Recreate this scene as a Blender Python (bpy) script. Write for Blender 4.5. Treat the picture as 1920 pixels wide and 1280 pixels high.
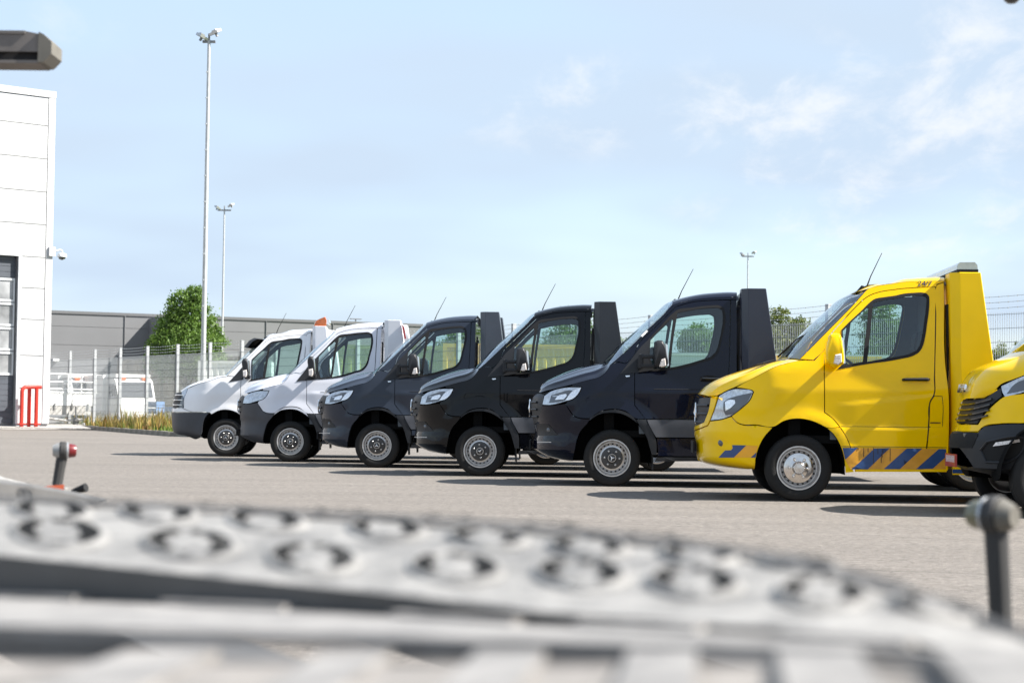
import bpy, bmesh, math, random
import numpy as np
from mathutils import Vector, Matrix
from mathutils.geometry import delaunay_2d_cdt
random.seed(7); rng = np.random.default_rng(7)
scene = bpy.context.scene
for o in list(bpy.data.objects): bpy.data.objects.remove(o)
COL = scene.collection
R_ = math.radians

# ------------------------------------------------------------------ camera
cam_d = bpy.data.cameras.new("camera"); cam = bpy.data.objects.new("camera", cam_d); COL.objects.link(cam)
cam_d.sensor_width = 36.0; cam_d.lens = 36.0*3500/1920; cam_d.clip_start = 0.05; cam_d.clip_end = 3000
PITCH = math.atan(133/3500); ROLL = 0.012; CAM_H = 0.88
cam.matrix_world = Matrix.Translation((0, 0, CAM_H)) @ Matrix.Rotation(math.pi/2+PITCH, 4, 'X') @ Matrix.Rotation(ROLL, 4, 'Z')
cam_d.dof.use_dof = True; cam_d.dof.focus_distance = 21.5; cam_d.dof.aperture_fstop = 4.8
scene.camera = cam

# ------------------------------------------------------------------ sky and sun
SUN_EL, SUN_AZ = 43.0, 95.6          # azimuth clockwise from +Y: the sun stands to the right, a little towards the camera
sv = Vector((math.sin(R_(SUN_AZ))*math.cos(R_(SUN_EL)), math.cos(R_(SUN_AZ))*math.cos(R_(SUN_EL)), math.sin(R_(SUN_EL))))
world = bpy.data.worlds.new("World"); scene.world = world; world.use_nodes = True
nt = world.node_tree; nt.nodes.clear()
def wn(t, **k):
    n = nt.nodes.new(t)
    for a, b in k.items(): setattr(n, a, b)
    return n
sky = wn("ShaderNodeTexSky", sky_type='NISHITA', sun_disc=False, sun_elevation=R_(SUN_EL), sun_rotation=R_(SUN_AZ), air_density=1.0, dust_density=1.2, ozone_density=1.6, altitude=0)
tc = wn("ShaderNodeTexCoord"); sep = wn("ShaderNodeSeparateXYZ"); nt.links.new(tc.outputs['Generated'], sep.inputs[0])
zz = wn("ShaderNodeMath", operation='ADD'); zz.inputs[1].default_value = 0.22; nt.links.new(sep.outputs[2], zz.inputs[0])
dx = wn("ShaderNodeMath", operation='DIVIDE'); dy = wn("ShaderNodeMath", operation='DIVIDE')
nt.links.new(sep.outputs[0], dx.inputs[0]); nt.links.new(zz.outputs[0], dx.inputs[1])
nt.links.new(sep.outputs[1], dy.inputs[0]); nt.links.new(zz.outputs[0], dy.inputs[1])
cmb = wn("ShaderNodeCombineXYZ"); nt.links.new(dx.outputs[0], cmb.inputs[0]); nt.links.new(dy.outputs[0], cmb.inputs[1])
def noise_w(scale, detail, rough, stretch=(1, 1, 1), loc=(0, 0, 0), dist=0.0):
    mp = wn("ShaderNodeMapping"); mp.inputs['Scale'].default_value = stretch; mp.inputs['Location'].default_value = loc
    nt.links.new(cmb.outputs[0], mp.inputs[0])
    n = wn("ShaderNodeTexNoise"); n.inputs['Scale'].default_value = scale; n.inputs['Detail'].default_value = detail
    n.inputs['Roughness'].default_value = rough; n.inputs['Distortion'].default_value = dist
    nt.links.new(mp.outputs[0], n.inputs['Vector']); return n.outputs['Fac']
def ramp_w(sock, a, b):
    m = wn("ShaderNodeMapRange"); m.interpolation_type = 'SMOOTHSTEP'; m.inputs[1].default_value = a; m.inputs[2].default_value = b
    nt.links.new(sock, m.inputs[0]); return m.outputs[0]
def mul_w(a, b, op='MULTIPLY'):
    m = wn("ShaderNodeMath", operation=op)
    for i, s in enumerate((a, b)):
        if isinstance(s, (int, float)): m.inputs[i].default_value = s
        else: nt.links.new(s, m.inputs[i])
    return m.outputs[0]
veil = mul_w(ramp_w(noise_w(0.9, 3.0, 0.55, (1, 1.3, 1), (3.1, 1.7, 0)), 0.30, 0.70), 0.46)      # thin high veil
def bank(u, v, ru, rv, amp):                                     # a bank of small cumulus round one part of the sky
    mp = wn("ShaderNodeMapping"); mp.vector_type = 'POINT'; mp.inputs['Location'].default_value = (-u/ru, -v/rv, 0); mp.inputs['Scale'].default_value = (1/ru, 1/rv, 1); nt.links.new(cmb.outputs[0], mp.inputs[0])
    ln = wn("ShaderNodeVectorMath", operation='LENGTH'); nt.links.new(mp.outputs[0], ln.inputs[0]); return mul_w(ramp_w(ln.outputs['Value'], 1.0, .25), amp)
banks = bank(.36, 2.62, .30, .36, .85)
for q in ((.62, 2.46, .40, .50, .85), (.07, 2.58, .26, .34, .6), (.62, 2.95, .6, .6, .6), (-.9, 2.2, .7, .6, .45), (1.6, 1.6, .8, .8, .8), (.5, 1.2, .6, .5, .7)): banks = mul_w(banks, bank(*q), 'MAXIMUM')
tuft = mul_w(mul_w(noise_w(7.5, 9.0, 0.62, (1.15, .60, 1), (2.35, 1.2, 0), 0.25), mul_w(banks, 0.20), 'ADD'), 0.16, 'SUBTRACT')
puff = mul_w(ramp_w(tuft, 0.40, 0.72), ramp_w(banks, 0.0, 0.8))
hz = wn("ShaderNodeMix", data_type='RGBA'); nt.links.new(mul_w(veil, 0.58, 'ADD'), hz.inputs['Factor'])
nt.links.new(sky.outputs[0], hz.inputs['A']); hz.inputs['B'].default_value = (2.22, 2.70, 3.30, 1)      # milky high haze
clouds = mul_w(puff, 0.72)
mix = wn("ShaderNodeMix", data_type='RGBA'); nt.links.new(clouds, mix.inputs['Factor'])
nt.links.new(hz.outputs['Result'], mix.inputs['A']); mix.inputs['B'].default_value = (3.45, 3.52, 3.62, 1)
bgn = wn("ShaderNodeBackground"); bgn.inputs['Strength'].default_value = 0.090
nt.links.new(mix.outputs['Result'], bgn.inputs[0]); wo = wn("ShaderNodeOutputWorld"); nt.links.new(bgn.outputs[0], wo.inputs[0])

sun_d = bpy.data.lights.new("sun", 'SUN'); sun_d.energy = 4.2; sun_d.angle = R_(0.5); sun_d.color = (1.0, 0.955, 0.89)
sun = bpy.data.objects.new("sun", sun_d); COL.objects.link(sun); sun.rotation_euler = sv.to_track_quat('Z', 'Y').to_euler(); sun.location = sv*50
scene.view_settings.view_transform = 'Standard'; scene.view_settings.look = 'None'; scene.view_settings.gamma = 1.0
scene.view_settings.use_curve_mapping = False; scene.view_settings.exposure = 1.7
scene.render.engine = 'CYCLES'; scene.cycles.max_bounces = 10; scene.cycles.transparent_max_bounces = 24
scene.cycles.caustics_reflective = False; scene.cycles.caustics_refractive = False; scene.cycles.sample_clamp_indirect = 8

# ------------------------------------------------------------------ materials
def mat(name, col, rough=0.5, metal=0.0, coat=0.0, spec=0.5, noise=None, bump=None, emit=None, coat_r=0.03):
    """noise=(scale, amount, detail) varies the base colour; bump=(scale, strength)."""
    m = bpy.data.materials.new(name); m.use_nodes = True; n = m.node_tree; b = n.nodes['Principled BSDF']
    b.inputs['Base Color'].default_value = (*col, 1); b.inputs['Roughness'].default_value = rough; b.inputs['Metallic'].default_value = metal
    b.inputs['Coat Weight'].default_value = coat; b.inputs['Coat Roughness'].default_value = coat_r; b.inputs['Specular IOR Level'].default_value = spec
    t = n.nodes.new('ShaderNodeTexCoord')
    if noise:
        nz = n.nodes.new('ShaderNodeTexNoise'); nz.inputs['Scale'].default_value = noise[0]; nz.inputs['Detail'].default_value = noise[2] if len(noise) > 2 else 5
        n.links.new(t.outputs['Object'], nz.inputs['Vector'])
        mr = n.nodes.new('ShaderNodeMapRange'); mr.inputs[1].default_value = .3; mr.inputs[2].default_value = .7; mr.inputs[3].default_value = 1-noise[1]; mr.inputs[4].default_value = 1+noise[1]
        n.links.new(nz.outputs['Fac'], mr.inputs[0])
        vm = n.nodes.new('ShaderNodeVectorMath'); vm.operation = 'SCALE'; vm.inputs[0].default_value = col; n.links.new(mr.outputs[0], vm.inputs['Scale'])
        n.links.new(vm.outputs[0], b.inputs['Base Color'])
        r2 = n.nodes.new('ShaderNodeMapRange'); r2.inputs[3].default_value = max(0, rough*.85); r2.inputs[4].default_value = min(1, rough*1.15)
        n.links.new(nz.outputs['Fac'], r2.inputs[0]); n.links.new(r2.outputs[0], b.inputs['Roughness'])
    if bump:
        nb = n.nodes.new('ShaderNodeTexNoise'); nb.inputs['Scale'].default_value = bump[0]; nb.inputs['Detail'].default_value = 4
        n.links.new(t.outputs['Object'], nb.inputs['Vector'])
        bp = n.nodes.new('ShaderNodeBump'); bp.inputs['Strength'].default_value = bump[1]; bp.inputs['Distance'].default_value = .02
        n.links.new(nb.outputs['Fac'], bp.inputs['Height']); n.links.new(bp.outputs[0], b.inputs['Normal'])
    if emit: b.inputs['Emission Color'].default_value = (*emit[0], 1); b.inputs['Emission Strength'].default_value = emit[1]
    return m
def glass_mat(name, tint, rough=0.0, ior=1.5):
    m = bpy.data.materials.new(name); m.use_nodes = True; n = m.node_tree; n.nodes.clear()
    o = n.nodes.new('ShaderNodeOutputMaterial'); mx = n.nodes.new('ShaderNodeMixShader'); tr = n.nodes.new('ShaderNodeBsdfTransparent'); gl = n.nodes.new('ShaderNodeBsdfGlossy')
    lw = n.nodes.new('ShaderNodeLayerWeight'); lw.inputs[0].default_value = .5; pw = n.nodes.new('ShaderNodeMath'); pw.operation = 'POWER'; pw.inputs[1].default_value = 5.0
    fr = n.nodes.new('ShaderNodeMath'); fr.operation = 'MULTIPLY_ADD'; fr.inputs[1].default_value = .90; fr.inputs[2].default_value = .07
    n.links.new(lw.outputs['Facing'], pw.inputs[0]); n.links.new(pw.outputs[0], fr.inputs[0]); tr.inputs[0].default_value = (*tint, 1); gl.inputs['Roughness'].default_value = rough
    gl.inputs['Color'].default_value = (.9, .95, 1, 1)
    n.links.new(fr.outputs[0], mx.inputs[0]); n.links.new(tr.outputs[0], mx.inputs[1]); n.links.new(gl.outputs[0], mx.inputs[2]); n.links.new(mx.outputs[0], o.inputs[0])
    return m
def paint(name, col, rough=.35, flake=0.0, spec=.12, ior=1.40):
    m = mat(name, col, rough=rough, metal=flake, coat=1.0, spec=spec, noise=(2.2, .05, 3), coat_r=.03); m.node_tree.nodes['Principled BSDF'].inputs['Coat IOR'].default_value = ior
    return m

M = {}
M['white'] = paint('white_paint', (.80, .80, .81)); M['silver_white'] = paint('cool_white_paint', (.68, .69, .745), .3)
M['grey'] = paint('slate_grey_paint', (.026, .033, .049), .3, .0, .05, 1.36); M['black'] = paint('black_paint', (.0018, .0021, .0036), .25, .0, .04, 1.34)
M['navy'] = paint('navy_paint', (.0042, .0058, .0150), .25, .0, .04, 1.34); M['yellow'] = paint('yellow_paint', (.95, .59, .0), .3, 0, .04, 1.30)
M['tower_grey'] = mat('grey_satin_paint', (.055, .065, .084), .42, coat=.3, noise=(3, .08)); M['tower_black'] = mat('anthracite_satin_paint', (.012, .014, .020), .42, coat=.3, noise=(3, .08))
M['tower_navy'] = mat('navy_satin_paint', (.014, .0185, .037), .42, coat=.3, noise=(3, .08)); M['tower_white'] = mat('white_satin_paint', (.70, .71, .74), .4, coat=.3, noise=(3, .04)); M['tower_yellow'] = mat('yellow_satin_paint', (.94, .61, .0), .45, coat=.15, spec=.2, noise=(3, .04))
M['plastic'] = mat('dark_grey_plastic', (.017, .018, .021), .5, noise=(9, .12), spec=.35); M['plastic_mid'] = mat('grey_bumper_plastic', (.040, .043, .052), .5, noise=(6, .12))
M['rubber'] = mat('black_rubber', (.010, .010, .011), .65, spec=.3); M['blackgloss'] = mat('gloss_black_trim', (.008, .008, .009), .15, coat=.6)
M['tyre'] = mat('tyre_rubber', (.013, .0125, .012), .75, spec=.3, noise=(7, .25), bump=(60, .15)); M['dark'] = mat('dark_underbody', (.005, .005, .005), .9, spec=.1)
M['lining'] = mat('interior_grey_plastic', (.085, .10, .115), .65, noise=(4, .15)); M['seat'] = mat('seat_fabric', (.03, .032, .036), .9, noise=(30, .2))
M['glass'] = glass_mat('tinted_side_glass', (.72, .86, .83)); M['screen'] = glass_mat('windscreen_glass', (.80, .90, .90))
M['rim'] = mat('steel_rim_silver', (.60, .58, .56), .36, metal=.75, noise=(12, .12)); M['rimdark'] = mat('dark_hub_plastic', (.045, .043, .042), .42, noise=(20, .15)); M['chrome'] = mat('chrome', (.80, .80, .80), .10, metal=1.0)
M['rimpol'] = mat('polished_steel_cover', (.66, .62, .58), .2, metal=1.0, noise=(18, .12)); M['hole'] = mat('black_hole', (.006, .006, .006), .9)
M['lens'] = mat('clear_headlight_lens', (.50, .52, .55), .12, metal=.55, coat=1, noise=(26, .25)); M['lensdark'] = mat('smoked_headlight_inner', (.07, .075, .085), .2, coat=1); M['lensbright'] = mat('bright_reflector', (.85, .86, .88), .12, metal=.5, coat=1, noise=(60, .2))
M['clearlamp'] = mat('clear_indicator_lens', (.72, .66, .62), .15, coat=1, noise=(70, .35)); M['orange'] = mat('orange_lens', (.75, .16, .015), .15, coat=1); M['red'] = mat('red_lens', (.45, .012, .012), .15, coat=1)
M['amber'] = mat('amber_beacon', (.52, .11, .008), .12, coat=1, noise=(12, .3)); M['palelens'] = mat('pale_green_lightbar_lens', (.46, .50, .44), .2, coat=1, noise=(9, .2))
M['blue_tape'] = mat('blue_reflective_stripe', (.018, .062, .19), .4, coat=.3, noise=(10, .12)); M['orange_tape'] = mat('amber_reflective_stripe', (.68, .32, .025), .4, coat=.3, noise=(10, .1)); M['orange_front'] = mat('bright_amber_stripe', (.88, .40, .006), .4, coat=.3, noise=(10, .06))
M['ink'] = mat('blue_lettering', (.006, .030, .14), .9, spec=.05); M['whiteprint'] = mat('white_print', (.8, .8, .8), .5)
M['dirt'] = mat('dirt_streak', (.03, .022, .015), .8)
M['steel'] = mat('galvanised_steel', (.50, .51, .52), .45, metal=.6, noise=(8, .12)); M['steel_d'] = mat('dull_steel', (.22, .22, .22), .5, metal=.5, noise=(8, .15))
M['postpale'] = mat('pale_galvanised_post', (.44, .45, .46), .55, metal=.15, noise=(5, .1)); M['wire'] = mat('galvanised_wire', (.36, .38, .40), .5, metal=.4)
M['cladding'] = mat('white_cladding', (.44, .445, .45), .5, noise=(.5, .04)); M['seam'] = mat('seam_shadow_gap', (.26, .265, .28), .9); M['trim'] = mat('white_corner_trim', (.50, .50, .51), .45)
M['door_grey'] = mat('slate_roller_door', (.062, .070, .085), .5, noise=(2, .06)); M['alu'] = mat('aluminium_frame', (.62, .63, .64), .4, metal=.4)
M['hallgrey'] = mat('grey_hall_cladding', (.158, .160, .165), .55, noise=(.25, .05)); M['hallcap'] = mat('dark_roof_edge', (.125, .126, .13), .5)
M['redpaint'] = mat('red_barrier_paint', (.55, .028, .014), .4, coat=.3, noise=(5, .08)); M['concrete'] = mat('pale_concrete', (.42, .40, .37), .85, noise=(3, .15), bump=(30, .3)); M['kerb'] = mat('weathered_kerb_concrete', (.20, .19, .165), .9, noise=(4, .3), bump=(25, .3))
M['bark'] = mat('tree_bark', (.09, .07, .05), .9, noise=(8, .3)); M['grassground'] = mat('verge_soil_grass', (.075, .105, .02), .95, noise=(1.5, .35))
M['contyellow'] = mat('yellow_container', (.78, .48, .02), .5, noise=(1.2, .06)); M['contshade'] = mat('lime_shaded_container_end', (.30, .34, .055), .5, noise=(1.2, .08)); M['logoblue'] = mat('grey_blue_disc_print', (.10, .20, .26), .5); M['lettergrey'] = mat('mauve_grey_print', (.10, .085, .12), .6)
M['palewall'] = mat('pale_grey_wall', (.62, .66, .64), .7, noise=(.8, .05)); M['plank'] = mat('weathered_plank', (.155, .135, .11), .85, noise=(3, .25)); M['whitebox'] = mat('white_container_paint', (.78, .78, .77), .5, noise=(2, .04))
M['truckglass'] = mat('dark_cab_glass', (.05, .055, .06), .1, coat=.6); M['bluecrate'] = mat('faded_blue_plastic', (.10, .20, .38), .6, noise=(4, .1)); M['scrap'] = mat('pale_rubble', (.38, .36, .33), .9, noise=(6, .35)); M['timber'] = mat('pale_timber', (.55, .40, .18), .8)
M['dropside'] = mat('weathered_white_board', (.72, .72, .71), .5, noise=(3, .08)); M['dropside_d'] = mat('dirty_grey_alloy', (.40, .39, .37), .5, noise=(5, .25))
M['ramp'] = mat('worn_aluminium_deck', (.215, .207, .195), .6, metal=.05, noise=(22, .42, 9), bump=(90, .2)); M['ramp_d'] = mat('dark_steel_and_edge_shade', (.085, .083, .081), .65, metal=.1, noise=(9, .2)); M['ramp_hole'] = mat('slot_shade_and_dirt', (.010, .010, .010), .95, spec=.1)
M['rail'] = mat('dark_grey_steel', (.032, .031, .030), .7, noise=(9, .2)); M['ramp_rib'] = mat('pale_deck_plank', (.225, .213, .20), .6, metal=.05, noise=(20, .40, 9)); M['ramp_gap'] = mat('grimy_deck_gap', (.20, .185, .17), .8, noise=(30, .3))  # rail: one even dark grey, worn by the marker stalks
M['lampred'] = mat('red_marker_lens', (.13, .004, .005), .3, coat=.4); M['lampwhite'] = mat('white_marker_lens', (.30, .30, .29), .35, coat=.3); M['lampyellow'] = mat('pale_yellow_lens', (.16, .15, .09), .4, coat=.3); M['hivis'] = mat('orange_reflector_tape', (.86, .17, .07), .5)
M['beam'] = mat('weathered_brown_steel', (.15, .135, .125), .75, noise=(5, .25)); M['beam_d'] = mat('black_recess', (.010, .009, .009), .8); M['beam_l'] = mat('worn_beige_edge', (.13, .12, .10), .6, noise=(8, .2))
def leaf_mat(name, cols, rough=.55):
    m = bpy.data.materials.new(name); m.use_nodes = True; n = m.node_tree; b = n.nodes['Principled BSDF']
    g = n.nodes.new('ShaderNodeNewGeometry'); r = n.nodes.new('ShaderNodeValToRGB')
    r.color_ramp.elements[0].color = (*cols[0], 1); r.color_ramp.elements[1].color = (*cols[-1], 1)
    for i, c in enumerate(cols[1:-1]): e = r.color_ramp.elements.new((i+1)/(len(cols)-1)); e.color = (*c, 1)
    n.links.new(g.outputs['Random Per Island'], r.inputs[0]); n.links.new(r.outputs[0], b.inputs['Base Color']); b.inputs['Roughness'].default_value = rough
    tl = n.nodes.new('ShaderNodeBsdfTranslucent'); n.links.new(r.outputs[0], tl.inputs[0]); mx = n.nodes.new('ShaderNodeMixShader'); mx.inputs[0].default_value = .35
    n.links.new(b.outputs[0], mx.inputs[1]); n.links.new(tl.outputs[0], mx.inputs[2]); n.links.new(mx.outputs[0], n.nodes['Material Output'].inputs[0]); return m
M['leaf'] = leaf_mat('maple_leaves', [(.06, .125, .016), (.105, .19, .026), (.15, .235, .04)]); M['leaf_pale'] = leaf_mat('poplar_leaves', [(.075, .11, .022), (.12, .16, .03), (.19, .21, .05)])
M['weed'] = leaf_mat('dry_golden_weeds', [(.36, .24, .05), (.42, .30, .07), (.13, .17, .03), (.30, .15, .06), (.10, .15, .03), (.46, .33, .12), (.26, .20, .07)], .8); M['grass'] = leaf_mat('verge_grass', [(.09, .14, .02), (.13, .18, .03), (.18, .22, .05)], .8)

def asphalt():
    m = bpy.data.materials.new('sunlit_asphalt'); m.use_nodes = True; n = m.node_tree; b = n.nodes['Principled BSDF']; L = n.links.new
    t = n.nodes.new('ShaderNodeTexCoord')
    def nz(scale, det, rough, sc=(1, 1, 1)):
        mp = n.nodes.new('ShaderNodeMapping'); mp.inputs['Scale'].default_value = sc; L(t.outputs['Object'], mp.inputs[0])
        k = n.nodes.new('ShaderNodeTexNoise'); k.inputs['Scale'].default_value = scale; k.inputs['Detail'].default_value = det; k.inputs['Roughness'].default_value = rough; L(mp.outputs[0], k.inputs['Vector']); return k.outputs['Fac']
    def mr(s, a, b_, c, d):
        k = n.nodes.new('ShaderNodeMapRange'); [setattr(k.inputs[i], 'default_value', v) for i, v in ((1, a), (2, b_), (3, c), (4, d))]; L(s, k.inputs[0]); return k.outputs[0]
    def mu(a, c, op='MULTIPLY'):
        k = n.nodes.new('ShaderNodeMath'); k.operation = op
        for i, s in enumerate((a, c)):
            if isinstance(s, (int, float)): k.inputs[i].default_value = s
            else: L(s, k.inputs[i])
        return k.outputs[0]
    grain = mr(nz(13, 9, .97), .38, .62, .36, 1.62); chips = mr(nz(30, 4, .8), .56, .70, 1.0, 2.0)
    patch = mu(mr(nz(.16, 4, .6), .35, .65, .93, 1.05), mr(nz(.55, 5, .65, (.35, 1, 1)), .26, .40, .90, 1.0)); streak = mr(nz(1.1, 5, .6, (.12, 1.4, 1)), .35, .68, .90, 1.08)
    f = mu(mu(grain, chips), mu(patch, streak))
    # worn joints between laid strips: dark ragged lines across the yard
    sp = n.nodes.new('ShaderNodeSeparateXYZ'); L(t.outputs['Object'], sp.inputs[0])
    wob = mu(mr(nz(.9, 4, .6), 0, 1, -.5, .5), .5)
    for a, c, w in ((.62, 15.6, .05), (.05, 25.2, .03), (.35, 11.5, .04), (-.12, 46, .09)):
        d = mu(mu(mu(sp.outputs[1], mu(sp.outputs[0], a), 'ADD'), c, 'SUBTRACT'), wob, 'ADD')
        d = mu(d, 0, 'ADD'); ab = n.nodes.new('ShaderNodeMath'); ab.operation = 'ABSOLUTE'; L(d, ab.inputs[0])
        f = mu(f, mr(ab.outputs[0], 0, w, .72, 1.0))
    v = n.nodes.new('ShaderNodeVectorMath'); v.operation = 'SCALE'; v.inputs[0].default_value = (.156, .140, .124); L(f, v.inputs['Scale']); L(v.outputs[0], b.inputs['Base Color'])
    b.inputs['Roughness'].default_value = .82; b.inputs['Specular IOR Level'].default_value = .3
    bp = n.nodes.new('ShaderNodeBump'); bp.inputs['Strength'].default_value = .55; bp.inputs['Distance'].default_value = .012; L(nz(55, 5, .7), bp.inputs['Height']); L(bp.outputs[0], b.inputs['Normal'])
    return m
M['asphalt'] = asphalt()

# ------------------------------------------------------------------ mesh helpers
class MB:
    """collects verts / faces of ONE mesh"""
    def __init__(s): s.v = []; s.f = []
    def add(s, vs, fs):
        k = len(s.v); s.v += [tuple(map(float, p)) for p in vs]; s.f += [tuple(i+k for i in f) for f in fs]; return s
    def box(s, x0, x1, y0, y1, z0, z1):
        return s.add([(x0, y0, z0), (x1, y0, z0), (x1, y1, z0), (x0, y1, z0), (x0, y0, z1), (x1, y0, z1), (x1, y1, z1), (x0, y1, z1)],
                     [(0, 3, 2, 1), (4, 5, 6, 7), (0, 1, 5, 4), (1, 2, 6, 5), (2, 3, 7, 6), (3, 0, 4, 7)])
    def obox(s, c, ex, ey, ez, hx, hy, hz):
        c, ex, ey, ez = map(np.array, (c, ex, ey, ez)); P = []
        for z in (-1, 1):
            for x, y in ((-1, -1), (1, -1), (1, 1), (-1, 1)): P.append(c+ex*hx*x+ey*hy*y+ez*hz*z)
        return s.add(P, [(0, 3, 2, 1), (4, 5, 6, 7), (0, 1, 5, 4), (1, 2, 6, 5), (2, 3, 7, 6), (3, 0, 4, 7)])
    def tube(s, pts, r, n=8, cap=True):
        pts = [Vector(p) for p in pts]; rs = r if isinstance(r, (list, tuple)) else [r]*len(pts); k0 = len(s.v); up = None
        for i, p in enumerate(pts):
            d = (pts[min(i+1, len(pts)-1)]-pts[max(i-1, 0)]).normalized()
            if up is None: up = Vector((0, 0, 1)) if abs(d.z) < .9 else Vector((1, 0, 0))
            a = d.cross(up).normalized(); b = a.cross(d).normalized(); up = b
            for j in range(n):
                t = 2*math.pi*j/n; q = p+a*(rs[i]*math.cos(t))+b*(rs[i]*math.sin(t)); s.v.append(tuple(q))
        for i in range(len(pts)-1):
            for j in range(n): s.f.append((k0+i*n+j, k0+i*n+(j+1) % n, k0+(i+1)*n+(j+1) % n, k0+(i+1)*n+j))
        if cap: s.f.append(tuple(k0+j for j in range(n))[::-1]); s.f.append(tuple(k0+(len(pts)-1)*n+j for j in range(n)))
        return s
    def lathe_y(s, prof, c=(0, 0, 0), n=40):
        """prof: (r, y) from outside to centre, axis along y"""
        k0 = len(s.v); m = len(prof)
        for r, y in prof:
            for j in range(n): t = 2*math.pi*j/n; s.v.append((c[0]+r*math.cos(t), c[1]+y, c[2]+r*math.sin(t)))
        for i in range(m-1):
            for j in range(n): s.f.append((k0+i*n+j, k0+(i+1)*n+j, k0+(i+1)*n+(j+1) % n, k0+i*n+(j+1) % n))
        return s
    def prism(s, poly, y0, y1, sc0=1.0, sc1=1.0):
        """outline in x,z extruded along y"""
        P = np.array(poly); c = P.mean(0); n = len(P); A = c+(P-c)*sc0; B = c+(P-c)*sc1
        return s.add([(a[0], y0, a[1]) for a in A]+[(b[0], y1, b[1]) for b in B], [tuple(range(n)), tuple(range(2*n-1, n-1, -1))]+[(i, i+n, (i+1) % n+n, (i+1) % n) for i in range(n)])
    def grid(s, rows):
        k0 = len(s.v); m = len(rows[0])
        for r in rows: s.v += [tuple(map(float, p)) for p in r]
        for i in range(len(rows)-1):
            for j in range(m-1): s.f.append((k0+i*m+j, k0+i*m+j+1, k0+(i+1)*m+j+1, k0+(i+1)*m+j))
        return s
    def mesh(s, name, smooth=False, fix=True, weld=0, sharp=35):
        me = bpy.data.meshes.new(name); me.from_pydata(s.v, [], s.f)
        b = bmesh.new(); b.from_mesh(me)
        if weld: bmesh.ops.remove_doubles(b, verts=b.verts, dist=weld)
        if fix: bmesh.ops.recalc_face_normals(b, faces=b.faces)
        if smooth:
            for f in b.faces: f.smooth = True
            for e in b.edges:
                if len(e.link_faces) == 2 and e.calc_face_angle(0) > R_(sharp): e.smooth = False
        b.to_mesh(me); b.free(); me.update(); return me
def obj(name, me, mt, parent=None, loc=None, rot=None, label=None):
    o = bpy.data.objects.new(name, me); COL.objects.link(o)
    if mt is not None:
        if len(me.materials) == 0: me.materials.append(mt)
        if me.materials[0] is not mt:
            o.material_slots[0].link = 'OBJECT'; o.material_slots[0].material = mt
    if parent: o.parent = parent
    if loc: o.location = loc
    if rot: o.rotation_euler = rot
    if label: o['label'] = label
    return o
def thing(name, label, cat, loc=(0, 0, 0), rotz=0.0, group=None):
    o = bpy.data.objects.new(name, None); o.empty_display_size = .3; COL.objects.link(o); o.location = loc; o.rotation_euler = (0, 0, rotz)
    o['label'] = label; o['category'] = cat
    if group: o['group'] = group
    return o
def tag(o, label, cat, group=None):
    o['label'] = label; o['category'] = cat
    if group: o['group'] = group
    return o
def struct(name, me, mt): o = obj(name, me, mt); o['kind'] = 'structure'; return o
def copy_tree(o, parent=None):
    c = o.copy(); COL.objects.link(c)
    if parent: c.parent = parent
    for ch in o.children: copy_tree(ch, c)
    return c
def sstep(a, b, x): t = np.clip((x-a)/(b-a), 0, 1); return t*t*(3-2*t)
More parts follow.
